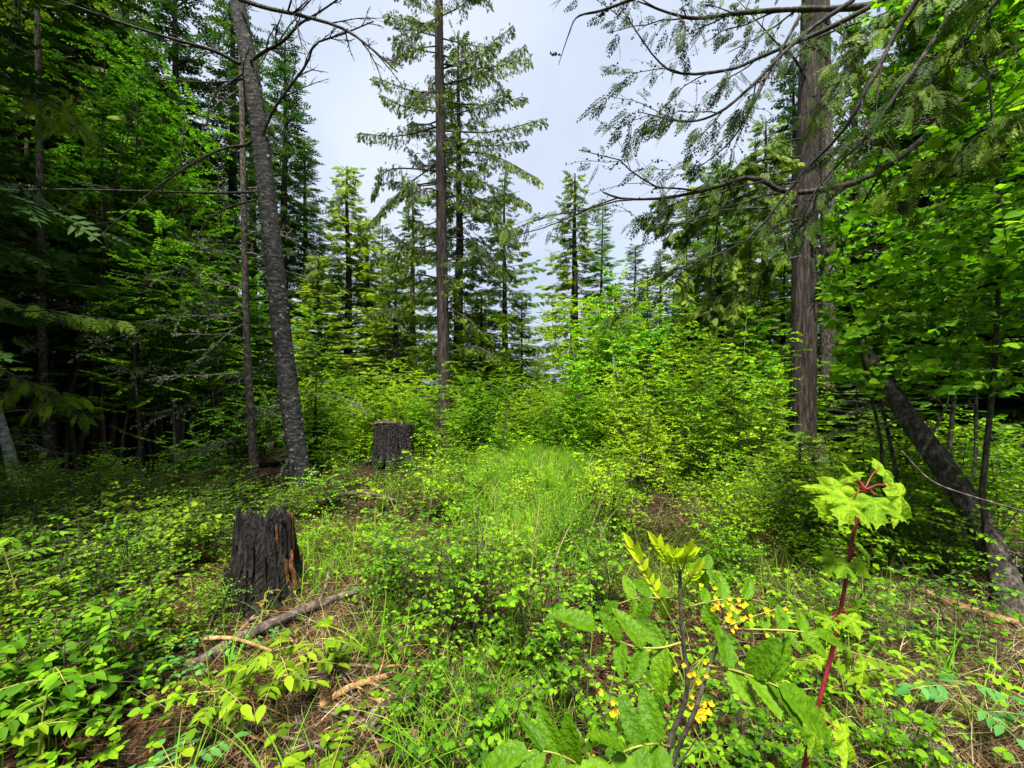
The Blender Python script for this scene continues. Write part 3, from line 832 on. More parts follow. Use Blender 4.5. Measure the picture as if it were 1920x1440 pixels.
plain_trunk('dead_tree', 'thinnest of three trunks in the dark wood, between the leaning and upright ones', [(66, 900, 7.6), (62, 840, 7.6), (58, 740, 7.6), (52, 550, 7.6), (50, 250, 7.6)], [.055, .05, .045, .04, .03], 'rough_bark', 46, sides=8, dead=10, dl=(.4, 1.3), lich=8)

# ------------------------------------------------------------------ stumps
def stump(name, label, loc, R, H, seed, m, flare=1.35, jag=.10, notch=None, top_tilt=0.0):
    r = rng(seed)
    root = thing(name, label, 'stump', loc)
    ns, nr = 84, 34
    a = np.linspace(0, 2 * PI, ns, endpoint=False)
    lob = 1 + .07 * np.sin(3 * a + seed) + .05 * np.sin(5 * a + 2 * seed) + .05 * (hash2(np.arange(ns), 0 * a, seed) - .5) + .03 * np.sin(11 * a)
    htop = H + jag * (vnoise(np.arange(ns) * .35, 0 * a, seed) - .5) * 2 + jag * .7 * (hash2(np.arange(ns), 1 + 0 * a, seed) - .5) + top_tilt * np.cos(a)
    v = []
    for k in range(nr):
        t = k / (nr - 1)
        rad = R * (1 + (flare - 1) * (1 - t) ** 1.35) * lob * (1 + .05 * (hash2(np.arange(ns), k + 0 * a, seed + 4) - .5))
        rad = rad * (1 + .22 * np.maximum(0, np.sin(4 * a + seed * 1.7)) * (1 - t) ** 3)
        v.append(np.stack([np.cos(a) * rad, np.sin(a) * rad, -.08 + (htop + .08) * t], 1))
    for k, (s, dz) in enumerate([(.86, -.01), (.7, -.07), (.4, -.10), (.12, -.11)]):
        p = v[nr - 1].copy(); p[:, :2] *= s; p[:, 2] += dz + r.uniform(-.02, .02, ns); v.append(p)
    V = np.concatenate(v); n = len(v)
    i = np.arange(n - 1)[:, None] * ns; j = np.arange(ns)[None, :]; j2 = (j + 1) % ns
    F = np.stack([i + j, i + j2, i + ns + j2, i + ns + j], -1).reshape(-1, 4)
    if notch is not None:
        c = V[F].mean(1); an = np.arctan2(c[:, 1], c[:, 0])
        keep = ~((abs(an - notch) < .26 - .9 * (c[:, 2] - .0).clip(0) * .5) & (c[:, 2] < .26) & (np.hypot(c[:, 0], c[:, 1]) > R * .8))
        F = F[keep]
    b = MB(); b.add(V, F); b.obj('body', M[m], root, smooth=False)
    # standing splinters and slabs
    for k in range(30):
        a0 = r.uniform(PI * .95, 2.05 * PI); orange = r.random() < (.3 if a0 > 5.3 else .04); hh = r.uniform(.15, .5) * H; z0 = r.uniform(0.02, .75) * H
        t = (z0 + hh / 2) / H; rr = R * (1 + (flare - 1) * max(0, 1 - t) ** 1.35) * 1.01
        q = np.array([math.cos(a0), math.sin(a0), 0]); wv = np.cross(q, [0, 0, 1.0])
        ww = r.uniform(.005, .016)
        o = MB()
        p = np.array([q * (rr + .05 * (1 - z0 / H) ** 2) + [0, 0, z0], q * rr + [0, 0, z0 + hh * .5], q * (rr * .98) + [0, 0, z0 + hh]])
        vv = []
        for pt, k2 in zip(p, (.8, 1, .3)): vv += [pt - wv * ww * k2 - q * .02, pt - wv * ww * k2 + q * .012, pt + wv * ww * k2 + q * .012, pt + wv * ww * k2 - q * .02]
        o.add(vv, [(4 * s + c, 4 * s + (c + 1) % 4, 4 * s + 4 + (c + 1) % 4, 4 * s + 4 + c) for s in range(2) for c in range(4)])
        o.obj('splinter', M['rot'] if orange else M[m], root)
    for k in range(6):
        a0 = r.uniform(0, 2 * PI); q = np.array([math.cos(a0), math.sin(a0), 0])
        o = MB(); o.tube(smooth_path([q * R * .95 + [0, 0, .22], q * R * 1.25 + [0, 0, .08], q * R * 1.7 + [0, 0, .0], q * R * 2.1 + [0, 0, -.07]], 8), np.linspace(.07, .025, 8), 7, rough=.2, seed=k)
        o.obj('root', M[m], root, smooth=True)
    return root
stump('charred_stump', 'charred black stump with orange rot, flared at its base, in front of the leaning birch', on_ground(497, 3.25), 0.175, .64, 5, 'stump', flare=1.7, jag=.06)
s2 = stump('weathered_stump', 'dark weathered square-topped stump with a hole at its foot, in the clearing', on_ground(738, 8.6), .36, .80, 8, 'stump_grey', flare=1.06, jag=.04, notch=-1.9)
b = MB(); b.tube(smooth_path([[-.34, -.1, .83], [-.1, -.14, .85], [.1, -.18, .84]], 6), [.035, .045, .03], 8, rough=.2); b.obj('loose_slab', M['dead_wood'], s2)

# ================================================================== CONIFERS
def conif_proto():
    P = {}
    P['cedar'] = lambda seed, grp, lab, nm='cedar_tree', lm='cedar_light', **k: None
    return P
protos = {}
def get_proto(kind, i):
    """a prototype of unit-ish height 10 m kept as first use"""
    key = (kind, i)
    r = rng(hash(key[1]) % 97 + {'cedar': 100, 'cedarlit': 200, 'spruce': 300, 'fir': 400, 'thin': 500}[kind])
    if kind == 'cedar':
        return dict(name='cedar_tree', r=r, H=10, R=1.55, cb=.9, nb=130, style='cedar', r0=.10, leafm='cedar', bark='dark_bark', sag=.35, spray=.22, irregular=.4, dens=1.7, maxn=60)
    if kind == 'cedarlit':
        return dict(name='cedar_tree', r=r, H=10, R=1.35, cb=.2, nb=170, style='cedar', r0=.08, leafm='cedar_light', bark='dark_bark', sag=.4, spray=.20, irregular=.34, dens=1.7, maxn=60)
    if kind == 'spruce':
        return dict(name='spruce_tree', r=r, H=10, R=1.35, cb=1.3, nb=135, style='spruce', r0=.10, leafm='spruce', bark='dark_bark', sag=.3, spray=.25, irregular=.4, dens=1.7, maxn=60)
    if kind == 'fir':
        return dict(name='fir_tree', r=r, H=10, R=1.6, cb=.2, nb=170, style='spruce', r0=.09, leafm='fir_light', bark='dark_bark', sag=.15, spray=.25, irregular=.26, dens=1.7, maxn=60)
    if kind == 'thin':
        return dict(name='spruce_tree', r=r, H=10, R=.95, cb=.5, nb=120, style='spruce', r0=.06, leafm='spruce', bark='dark_bark', sag=.2, spray=.28, irregular=.35, dens=1.8)

def put_conifer(kind, i, px, top, d, hw, label, group=None, rz=None, gy=0.0):
    H = EYE + (HOR - top) / FPX * d
    wid = hw / FPX * d
    k = get_proto(kind, i)
    loc = on_ground(px, d)
    s = H / 10.0; sx = wid / k['R'] * (1.95 if 'cedar' in kind else 1.7)
    rz = (px * 1.37) % 6.28 if rz is None else rz
    if (kind, i) not in protos:
        k = dict(k); nm = k.pop('name')
        protos[(kind, i)] = conifer(nm, label, 'tree', loc, group=group, **k)
        o = protos[(kind, i)]
        o.rotation_euler = (0, 0, rz); o.scale = (sx, sx, s)
        return o
    return dup(protos[(kind, i)], loc, rz, (sx, sx, s), label, group)

TREES = [
    ('cedarlit', 0, 655, 303, 15.5, 88, 'pointed yellow-green cedar standing left of the far stump'),
    ('thin', 0, 718, 415, 17.5, 36, 'narrow dark spruce tip between the pointed cedar and the tall trunk'),
    ('spruce', 0, 530, 60, 13.5, 88, 'tall dark spruce with a bare lower trunk right behind the leaning birch'),
    ('cedar', 0, 856, 60, 13.0, 92, 'dense cedar crown close behind the tall straight trunk'),
    ('cedar', 1, 948, 315, 14.5, 62, 'ragged cedar on the right side of the tall straight trunk'),
    ('thin', 1, 978, 552, 13.5, 34, 'small open conifer at the left edge of the sky gap'),
    ('cedar', 2, 1078, 315, 16.5, 90, 'open pointed cedar at the right edge of the sky gap'),
    ('fir', 0, 1126, 376, 15.5, 54, 'dense fir tucked against the open pointed cedar'),
    ('thin', 2, 1185, 452, 19, 38, 'narrow conifer tip showing between the dense fir and the right wood'),
    ('fir', 1, 1215, 490, 16, 44, 'small green fir right of the narrow conifer tip'),
    ('spruce', 1, 1242, 460, 18, 42, 'thin spruce at the start of the right wood'),
    ('thin', 0, 1285, 420, 17, 40, 'thin dark spruce left of the drooping branch tips'),
    ('fir', 0, 1352, 300, 12.5, 105, 'broad fir with a yellowish crown in front of the right wood'),
    ('cedar', 0, 1440, 215, 13, 95, 'dark cedar just left of the thick right cedar trunk'),
    ('cedarlit', 1, 1405, 405, 10.8, 66, 'yellowish young cedar below the broad fir crown'),
    ('fir', 1, 1395, 590, 8.6, 70, 'low dark fir sapling behind the bright right shrubs'),
    ('cedar', 1, 740, 470, 14.6, 70, 'dark cedar filling the gap behind the far stump'),
    ('cedarlit', 0, 600, 470, 12.5, 70, 'lower yellow-green cedar beside the leaning birch'),
    ('cedarlit', 1, 905, 540, 12.2, 75, 'low yellow-green cedar right of the tall straight trunk'),
    ('cedarlit', 2, 690, 400, 17.0, 80, 'pale green cedar filling behind the pointed one'),
    ('cedar', 2, 770, 350, 16.5, 70, 'dark cedar just left of the tall straight trunk'),
    ('cedar', 0, 1150, 520, 14.0, 70, 'low dark cedar before the dense fir'),
    ('fir', 1, 1290, 520, 12.6, 85, 'green fir between the small fir and the broad fir'),
    ('fir', 2, 1470, 470, 10.8, 90, 'dark fir pressed against the thick right cedar'),
    ('fir', 0, 590, 690, 8.5, 40, 'small fir sapling at the foot of the yellow-green cedars'),
]
for t in TREES: put_conifer(*t)

r = rng(77)
G_L = 'conifers of the dark wood at left'
for i, (kind, px, top, d, hw) in enumerate([
        ('spruce', 335, -160, 12.5, 105), ('spruce', 428, -90, 14.5, 95), ('cedar', 245, -200, 13, 130), ('spruce', 130, -420, 9.5, 170), ('cedar', 20, -300, 8.4, 200),
        ('spruce', 190, -150, 15.5, 120), ('cedar', 80, -250, 12, 160), ('cedar', -120, -300, 9, 220), ('fir', 300, 150, 16, 110), ('fir', 60, 100, 15, 130), ('spruce', -60, -200, 11, 170),
        ('fir', 390, 250, 17, 100), ('cedar', 160, 100, 11.4, 130), ('fir', -30, 330, 8.6, 130), ('fir', 130, 420, 9.6, 120), ('fir', 250, 480, 11, 110), ('cedar', 470, 60, 17.5, 90), ('spruce', 570, 250, 18, 70),
        ('fir', 350, 520, 11.5, 100), ('fir', 440, 600, 12.5, 90), ('cedar', -260, -300, 6.5, 260), ('spruce', -420, -500, 5.4, 330)]):  # last two are rooted left of the frame, added to deepen the shade
    put_conifer(kind, i % 3, px, top, d, hw, 'dark conifer in the dense wood', G_L)
number_labels(G_L, 'dark conifer of the dense left wood, {} in it')
G_R = 'conifers of the dark wood at right'
for i, (kind, px, top, d, hw) in enumerate([
        ('cedar', 1610, 20, 13.5, 110), ('spruce', 1490, 120, 16, 85), ('spruce', 1665, 130, 15, 110), ('cedar', 1720, -80, 11.5, 150), ('spruce', 1800, -150, 10, 160), ('cedar', 1880, -250, 8.5, 190),
        ('fir', 1590, 420, 11.5, 110), ('fir', 1690, 480, 9.5, 120), ('fir', 1800, 430, 8.6, 140), ('fir', 1930, 380, 7.6, 170), ('cedar', 2060, -200, 8, 220), ('spruce', 1960, -100, 11, 170),
        ('spruce', 1330, 420, 19, 60), ('spruce', 1385, 380, 20, 60), ('spruce', 1310, 360, 16.5, 55), ('cedar', 2250, -300, 6.5, 260), ('fir', 1640, 620, 8.8, 90), ('fir', 1760, 640, 7.6, 100), ('cedar', 1260, 520, 20, 50)]):
    put_conifer(kind, i % 3, px, top, d, hw, 'dark conifer in the dense wood', G_R)
number_labels(G_R, 'dark conifer of the dense right wood, {} in it')
G_F = 'distant conifers closing the clearing'
for i in range(44):
    px = -500 + 2900 * (i + r.uniform(-.3, .3)) / 44
    d = r.uniform(23, 34)
    gap = abs(px - 1010)
    top = (655 + r.uniform(-12, 30)) if gap < 95 else (560 + r.uniform(-60, 60) if gap < 260 else 420 + r.uniform(-140, 120))
    put_conifer(['spruce', 'fir', 'thin', 'cedar'][i % 4], i % 3, px, top, d, r.uniform(24, 44), 'far conifer', G_F)
number_labels(G_F, 'small distant conifer in the far treeline closing the clearing, {}')

def shade_tree(kind, i, x, y, H, wid, group):  # conifer added with its trunk out of view, to shade the foreground
    k = protos[(kind, i)]; b_ = get_proto(kind, i)
    return dup(k, (x, y, float(gh(x, y))), x * 2.3 % 6.28, (wid / b_['R'], wid / b_['R'], H / 10), 'tall conifer added beside the viewer for shade', group)
G_N = 'tall conifers added beside the viewer for shade'
for i, (kind, x, y, H, wid) in enumerate([('cedar', -5.6, 1.6, 15, 2.6), ('spruce', -4.7, 3.1, 14, 2.0), ('cedar', -7.5, 4.2, 16, 2.8), ('cedar', 7.8, 3.4, 15, 2.4)]):
    shade_tree(kind, i % 3, x, y, H, wid, G_N)
number_labels(G_N, 'tall conifer added beside the viewer for shade, {}')

# ================================================================== BROADLEAF TREES
def broadleaf(name, label, loc, seed, H, spread, nst, ntw, leaf, ppt, T, m, bark='twig', group=None, nparts=0, cat='shrub', rad=.007, stems_own=False, far_T=None, rz=0, **k):
    r = rng(seed)
    root = thing(name, label, cat, loc, rz, group=group)
    st, arr = shrub_geo(r, H, spread, nst, ntw, leaf, ppt, rad=rad, **k)
    stem_parts(root, st, M[bark], nmain=stems_own)
    leaves(root, T, M[m], arr, nparts, r, far_T=far_T)
    return root

PR = {}
def scatter_proto(key, make, spots, group):
    """first spot builds, the others copy; spots: (px, d, height factor)"""
    for i, (px, d, s) in enumerate(spots):
        loc = on_ground(px, d); k = key + (i % 3,)
        if k not in PR:
            PR[k] = make(i % 3, loc, group)
            PR[k].scale = (s, s, s * 1.0)
        else:
            dup(PR[k], loc, (px * 2.1) % 6.28, (s, s, s), None, group)

# tall broadleaf mass at left
G1 = 'tall leafy saplings before the left wood'
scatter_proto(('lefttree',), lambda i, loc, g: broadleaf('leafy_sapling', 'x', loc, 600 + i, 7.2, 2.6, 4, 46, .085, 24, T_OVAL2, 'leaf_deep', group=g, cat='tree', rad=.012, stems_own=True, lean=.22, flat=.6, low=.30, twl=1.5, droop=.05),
    [(190, 8.2, 1.05), (285, 8.8, 1.1), (370, 9.4, 1.0), (120, 7.6, .95), (430, 9.8, .8), (240, 7.4, .75), (330, 7.8, .66), (400, 8.2, .55), (50, 8.0, 1.0), (150, 9.2, 1.2), (320, 10.4, 1.2), (470, 10.5, .7), (560, 10.8, .5), (-60, 7.0, 1.0)], G1)
number_labels(G1, 'tall leafy green sapling before the dark left wood, {} among them')

# low dark leafy understorey left
G2 = 'low leafy shrubs under the left wood'
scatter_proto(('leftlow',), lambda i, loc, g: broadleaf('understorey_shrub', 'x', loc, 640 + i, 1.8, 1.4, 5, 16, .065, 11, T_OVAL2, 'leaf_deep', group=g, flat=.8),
    [(200, 6.6, .45), (330, 7.0, .5), (390, 7.4, .6), (440, 8.0, 1), (500, 8.4, .9), (590, 8.8, .9), (10, 6.6, .8), (560, 9.4, .9)], G2)
number_labels(G2, 'low leafy shrub under the dark left wood, {}')

# bright thicket behind the grass
G3 = 'bright shrubs of the thicket behind the grass'
sp = []
r = rng(88)
for i in range(46):
    px = 850 + 640 * (i + r.uniform(-.4, .4)) / 46; d = r.uniform(8.8, 12.5)
    sp.append((px, d, (.42 + .86 * (d - 8.8) / 3.7) * r.uniform(.8, 1.15) * (1.12 if 1070 < px < 1250 else .68 if 925 < px < 1065 else .95)))
for px, d, s in [(630, 9.0, .42), (672, 9.4, .5), (705, 9.8, .55), (790, 9.2, .5), (765, 9.6, .6), (865, 8.9, .45), (895, 9.2, .55), (610, 9.6, .6), (620, 10.5, .6), (680, 11, .65), (740, 11.5, .7), (785, 10.6, .65), (640, 12, .8), (580, 9.8, .55), (700, 9.6, .4), (790, 9.6, .5)]: sp.append((px, d, s))
scatter_proto(('thicket',), lambda i, loc, g: broadleaf('leafy_shrub', 'x', loc, 660 + i, 3.5, 1.6, 8, 26, .072, 14, T_OVAL2, ['leaf_yellow', 'leaf', 'leaf_yellow'][i], group=g, flat=.4, lean=.28, rad=.006), sp, G3)
number_labels(G3, 'bright green shrub of the thicket behind the grass, {}')

# aspen clumps rising above the thicket
G4 = 'young aspens above the thicket'
scatter_proto(('aspen',), lambda i, loc, g: broadleaf('aspen_sapling', 'x', loc, 690 + i, 3.9, 1.3, 3, 34, .10, 12, T_ROUND, 'leaf_aspen', bark='pale_bark', group=g, cat='tree', flat=.45, lean=.1, stems_own=True, rad=.009),
    [(1168, 10.0, 1.08), (1125, 10.4, .9), (1215, 10.2, .9), (1085, 9.8, .8), (1190, 9.6, .95), (1440, 8.6, .95), (1400, 8.0, .75), (1260, 9.0, .6)], G4)
number_labels(G4, 'young aspen with big bright leaves rising above the thicket, {}')

# yellow-green shrubs at right middle
G5 = 'yellow-green shrubs beside the right cedar'
sp = []
for i in range(26):
    px = 1160 + 400 * (i + r.uniform(-.5, .5)) / 26; d = r.uniform(6.3, 9.6) if px < 1440 else r.uniform(8.9, 10.5)
    sp.append((px, d, r.uniform(.55, 1.05)))
scatter_proto(('yshrub',), lambda i, loc, g: broadleaf('leafy_shrub', 'x', loc, 710 + i, 3.0, .95, 7, 24, .054, 11, T_OVAL2, ['leaf_yellow', 'leaf', 'leaf_yellow'][i], group=g, flat=.5, rad=.005), sp, G5)
number_labels(G5, 'airy yellow-green shrub before the right cedar, {}')

# small shrub in front of the tall cedar
broadleaf('leafy_sapling', 'pale green sapling with fluttering leaves before the tall straight trunk', on_ground(812, 7.6), 730, 2.3, 1.2, 2, 18, .06, 8, T_OVAL, 'leaf_yellow', flat=.4, lean=.15, nparts=150, stems_own=True, cat='tree')
broadleaf('leafy_sapling', 'thin pale sapling with twin stems right of the tall straight trunk', on_ground(950, 8.6), 731, 2.4, .9, 2, 14, .06, 7, T_OVAL, 'leaf', flat=.5, lean=.1, nparts=120, bark='twig', stems_own=True, cat='tree')

# ================================================================== ALDERS at right (near, big leaves)
for (px, d, H, label, bias, sd_, np_) in [
        (1680, 3.6, 3.9, 'alder with large bright leaves over the leaning trunk, inner stem', (-.25, -.1), 801, 260),
        (1900, 3.0, 4.6, 'alder with large bright leaves on a dark stem by the right edge', (-.35, .0), 802, 280),
        (2080, 3.2, 4.6, 'alder outermost at right, its branches reaching in above the leaning trunk', (-.45, -.05), 803, 240),
        (1790, 4.4, 5.4, 'alder with smaller leaves standing back between the two dark stems', (-.1, 0), 804, 200)]:
    r = rng(sd_)
    base = on_ground(px, d)
    root = thing('alder_tree', label, 'tree', base)
    st, arr = shrub_geo(r, H, 1.6, 2, 84, .070, 14, flat=.5, lean=.2, alt=False, low=.34, bias=bias, twl=1.15, rad=.008, droop=.02, sb=.25)
    wp = arr[0] + base
    lim = 1560 + 60 * (vnoise(wp[:, 2] * 3, wp[:, 1] * 2, sd_) - .5)
    keep = (wp[:, 2] > 1.58 + .25 * (vnoise(wp[:, 0] * 3, wp[:, 1] * 3, sd_) - .5)) & (960 + wp[:, 0] / wp[:, 1] * FPX > lim)
    arr = tuple(a[keep] for a in arr)
    st = [q for q in st if len(q[0]) >= 6 or ((q[0] + base)[-1][2] > 1.5 and 960 + (q[0] + base)[-1][0] / (q[0] + base)[-1][1] * FPX > 1520)]
    stem_parts(root, st, M['dark_bark'], 5, nmain=1)
    leaves(root, T_OVATE, M['leaf_alder'], arr, np_, r)

# ================================================================== OVERHANGING CEDAR BRANCHES top right
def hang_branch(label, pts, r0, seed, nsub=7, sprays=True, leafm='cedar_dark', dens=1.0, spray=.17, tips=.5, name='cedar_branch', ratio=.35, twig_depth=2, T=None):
    r = rng(seed)
    base = W(*pts[0])
    root = thing(name, label, 'branch', base)
    path = smooth_path(polyW(pts, base), 22)
    o = MB(); o.tube(path, np.linspace(r0, r0 * .18, 22) * (1 + .25 * (r.random(22) - .5)), 8, rough=.15, seed=seed); o.obj('limb', M['dark_bark'], root, smooth=True)
    l = np.linalg.norm(np.diff(path, axis=0), axis=1).sum()
    for k in range(nsub):
        t = .12 + .86 * (k + r.uniform(0, 1)) / nsub
        p, d = along(path, np.array([t]))
        dd = nrm(d[0] + r.normal(0, .6, 3) * [1, 1, .6] + [0, 0, -.25])
        tw = curve(p[0], dd, l * ratio * r.uniform(.5, 1.1), r, 8, .06, .12)
        li = MB()
        bb = twiggy(r, tw, r0 * .32 * (1.15 - .6 * t), 1 if twig_depth < 2 else 2, 5, .42, .6, .15, lichen=li, lsize=.014, lich_n=10)
        bo = bb.obj('side_branch', M['dark_bark'], root, smooth=True)
        li.obj('lichen_tufts', M['twig'], bo, kind='stuff')
        if sprays:
            n = int(14 * dens); ts = r.uniform(tips * .5, 1, n); pp, d2 = along(tw, ts)
            side = nrm(np.cross(d2, [0, 0, 1.0])); sg = r.choice([-1, 1], (n, 1))
            ax = d2 * .6 + sg * side * .5 + r.normal(0, .2, (n, 3)); ax[:, 2] -= r.uniform(.1, .9, n)
            off = sg * side * r.uniform(0, .12, (n, 1))
            f = MB(); f.place(T or T_CEDAR_NEAR, pp + off, ax, side * sg * .6 + [0, -.4, .5] + r.normal(0, .35, (n, 3)), spray * r.uniform(.5, 1.1, n), r.uniform(0, .8, n))
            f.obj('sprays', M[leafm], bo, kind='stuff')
    return root
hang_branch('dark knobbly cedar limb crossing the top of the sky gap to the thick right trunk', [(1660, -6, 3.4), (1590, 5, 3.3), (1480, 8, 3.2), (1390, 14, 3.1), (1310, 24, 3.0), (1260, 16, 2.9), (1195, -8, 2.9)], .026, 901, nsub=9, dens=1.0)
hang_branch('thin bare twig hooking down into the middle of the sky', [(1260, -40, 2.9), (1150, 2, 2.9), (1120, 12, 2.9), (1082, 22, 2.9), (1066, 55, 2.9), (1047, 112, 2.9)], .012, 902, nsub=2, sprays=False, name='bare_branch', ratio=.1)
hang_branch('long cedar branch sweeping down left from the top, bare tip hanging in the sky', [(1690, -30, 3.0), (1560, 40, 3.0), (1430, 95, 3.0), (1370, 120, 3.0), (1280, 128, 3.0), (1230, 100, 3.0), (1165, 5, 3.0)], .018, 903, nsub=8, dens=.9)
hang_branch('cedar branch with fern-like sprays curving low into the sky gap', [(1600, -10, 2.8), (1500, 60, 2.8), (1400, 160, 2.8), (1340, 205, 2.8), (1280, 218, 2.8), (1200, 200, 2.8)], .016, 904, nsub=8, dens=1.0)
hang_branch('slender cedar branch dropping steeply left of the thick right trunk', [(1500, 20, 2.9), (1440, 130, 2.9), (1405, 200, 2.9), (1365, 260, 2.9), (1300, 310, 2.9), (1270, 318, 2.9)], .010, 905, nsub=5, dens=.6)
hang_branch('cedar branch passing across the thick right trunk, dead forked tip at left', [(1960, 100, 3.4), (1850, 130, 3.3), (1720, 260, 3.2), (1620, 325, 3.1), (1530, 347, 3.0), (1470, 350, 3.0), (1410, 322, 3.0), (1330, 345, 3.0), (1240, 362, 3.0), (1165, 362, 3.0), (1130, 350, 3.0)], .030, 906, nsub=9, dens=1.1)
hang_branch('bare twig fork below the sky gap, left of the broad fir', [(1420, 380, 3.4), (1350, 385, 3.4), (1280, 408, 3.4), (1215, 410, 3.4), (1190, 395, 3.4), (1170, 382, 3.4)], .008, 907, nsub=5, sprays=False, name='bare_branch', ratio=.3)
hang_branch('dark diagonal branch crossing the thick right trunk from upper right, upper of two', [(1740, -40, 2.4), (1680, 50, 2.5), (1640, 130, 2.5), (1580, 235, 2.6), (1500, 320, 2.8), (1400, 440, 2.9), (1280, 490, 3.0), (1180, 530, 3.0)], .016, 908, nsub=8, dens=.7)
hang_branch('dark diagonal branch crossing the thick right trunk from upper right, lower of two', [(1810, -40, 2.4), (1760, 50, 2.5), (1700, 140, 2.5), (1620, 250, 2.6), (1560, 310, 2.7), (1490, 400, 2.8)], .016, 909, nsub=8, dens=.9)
for k, (pts, lab) in enumerate([
        ([(2000, -120, 2.2), (1900, -40, 2.2), (1830, 40, 2.3), (1760, 120, 2.4), (1700, 200, 2.5)], 'drooping cedar branch filling the top right corner, outer one'),
        ([(1900, -140, 2.6), (1800, -60, 2.7), (1700, 10, 2.8), (1620, 80, 2.9), (1560, 150, 3.0)], 'drooping cedar branch above the two diagonal branches'),
        ([(2050, 180, 2.4), (1950, 200, 2.5), (1850, 230, 2.6), (1760, 290, 2.8), (1680, 330, 2.9)], 'cedar branch with dense dark sprays above the alder leaves')]):
    hang_branch(lab, pts, .014, 920 + k, nsub=9, dens=1.3, spray=.17, leafm='cedar')
for k, (pts, lab) in enumerate([
        ([(1500, 285, 8.0), (1430, 290, 7.8), (1360, 315, 7.6), (1300, 345, 7.5), (1262, 350, 7.4)], 'olive cedar bough reaching into the sky from the thick right trunk, topmost of five'),
        ([(1500, 330, 8.0), (1420, 345, 7.8), (1340, 385, 7.7), (1275, 425, 7.6)], 'olive cedar bough reaching left from the thick right trunk, second of five'),
        ([(1500, 250, 8.2), (1450, 262, 8.0), (1390, 300, 7.9), (1340, 330, 7.8)], 'short olive cedar bough above the five reaching left from the thick right trunk'),
        ([(1500, 400, 8.0), (1430, 420, 7.8), (1370, 455, 7.7), (1300, 480, 7.6), (1270, 500, 7.6)], 'olive cedar bough reaching left from the thick right trunk, fourth of five'),
        ([(1500, 470, 8.0), (1440, 490, 7.9), (1380, 530, 7.8), (1330, 560, 7.7)], 'lowest olive cedar bough reaching left from the thick right trunk')]):
    hang_branch(lab, pts, .022, 940 + k, nsub=16, dens=3.4, spray=.19, leafm='cedar', ratio=.32, T=T_CEDAR_FAR)
# left: hanging conifer boughs
hang_branch('light green conifer bough drooping at the upper left edge', [(-60, 150, 3.8), (10, 165, 3.8), (70, 172, 3.8), (120, 190, 3.8), (150, 225, 3.8)], .012, 930, nsub=9, dens=.9, leafm='cedar_light', spray=.2)
hang_branch('yellowish conifer bough standing out of the dark left wood', [(-40, 660, 4.6), (20, 690, 4.6), (60, 710, 4.6), (95, 725, 4.6), (120, 745, 4.6)], .010, 931, nsub=9, dens=.8, leafm='cedar_light', spray=.2, name='fir_branch')
hang_branch('lichened dead branch with pale tufts in the dark left wood', [(-40, 570, 3.8), (30, 575, 3.8), (100, 570, 3.8), (150, 565, 3.8), (200, 590, 3.8)], .008, 932, nsub=9, sprays=False, name='bare_branch', ratio=.4)

# ================================================================== FIR SAPLINGS near the right trunk
for (px, d, H, R_, lab, sd_) in [(1605, 5.4, 1.75, .75, 'small fir sapling with layered boughs right of the thick cedar base', 951), (1500, 5.0, .95, .5, 'smallest fir sapling before the thick cedar base', 952), (1700, 5.6, 1.4, .7, 'shaded fir sapling behind the leaning trunk', 953)]:
    conifer('fir_sapling', lab, 'tree', on_ground(px, d), rng(sd_), H, R_, .15, 34, 'spruce', .02, 'fir_light', 'dark_bark', T=T_FIR_NEAR, parts=True, sag=.2, spray=.2, irregular=.2, dens=.8)

# ================================================================== NEAR SHRUBS
def near_shrub(px, d, H, spread, label, seed, m='leaf_near', leaf=.036, nst=6, ntw=10, ppt=8, T=T_OVAL, nparts=150, name='snowberry_shrub', group=None, **k):
    k.setdefault('flat', .82); k.setdefault('rad', .005)
    return broadleaf(name, label, on_ground(px, d), seed, H, spread, nst, ntw, leaf, ppt, T, m, nparts=nparts, stems_own=True, group=group, **k)

# big snowberry in the middle foreground
near_shrub(880, 2.55, .98, 1.0, 'dense snowberry shrub with dark upright stems in the middle before the grass', 1001, nst=9, ntw=14, nparts=300)
near_shrub(800, 2.9, .8, .9, 'snowberry shrub behind and left of the dense middle one', 1002, nst=7, ntw=12, nparts=240)
near_shrub(1010, 2.3, .72, .8, 'snowberry shrub between the middle shrub and the holly-leaved plant', 1003, nst=7, ntw=11, nparts=260)
near_shrub(930, 1.75, .5, .6, 'low snowberry spray nearest the viewer at bottom centre', 1004, nst=5, ntw=8, nparts=200, leaf=.034)
near_shrub(720, 3.2, .55, .8, 'low snowberry shrub beside the end of the fallen log', 1005, nst=6, ntw=10, nparts=200)
near_shrub(1085, 1.9, .9, .35, 'single tall dark-stemmed snowberry shoot left of the holly-leaved plant', 1006, nst=2, ntw=9, nparts=80, lean=.05)
near_shrub(1130, 2.9, .75, .7, 'snowberry shrub behind the new leaves of the holly-leaved plant', 1007, nst=6, ntw=10, nparts=200)
near_shrub(800, 2.0, .35, .5, 'small snowberry spray above the bottom twigs and tall grass', 1008, nst=5, ntw=6, nparts=120, leaf=.03)
near_shrub(1180, 1.5, .62, .6, 'snowberry sprays under the holly-leaved plant', 1009, nst=6, ntw=9, nparts=220, leaf=.032)
near_shrub(1400, 1.7, .55, .7, 'snowberry sprays left of the red maple stem', 1010, nst=6, ntw=9, nparts=220, leaf=.03)
near_shrub(1700, 1.7, .42, .5, 'small snowberry spray over dry straw at lower right', 1011, nst=4, ntw=6, nparts=110, leaf=.032)
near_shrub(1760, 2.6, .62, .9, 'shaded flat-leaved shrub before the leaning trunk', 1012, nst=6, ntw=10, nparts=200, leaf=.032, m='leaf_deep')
near_shrub(1600, 2.6, .6, .8, 'flat-leaved shrub behind the red maple stem', 1013, nst=6, ntw=10, nparts=200, leaf=.032)

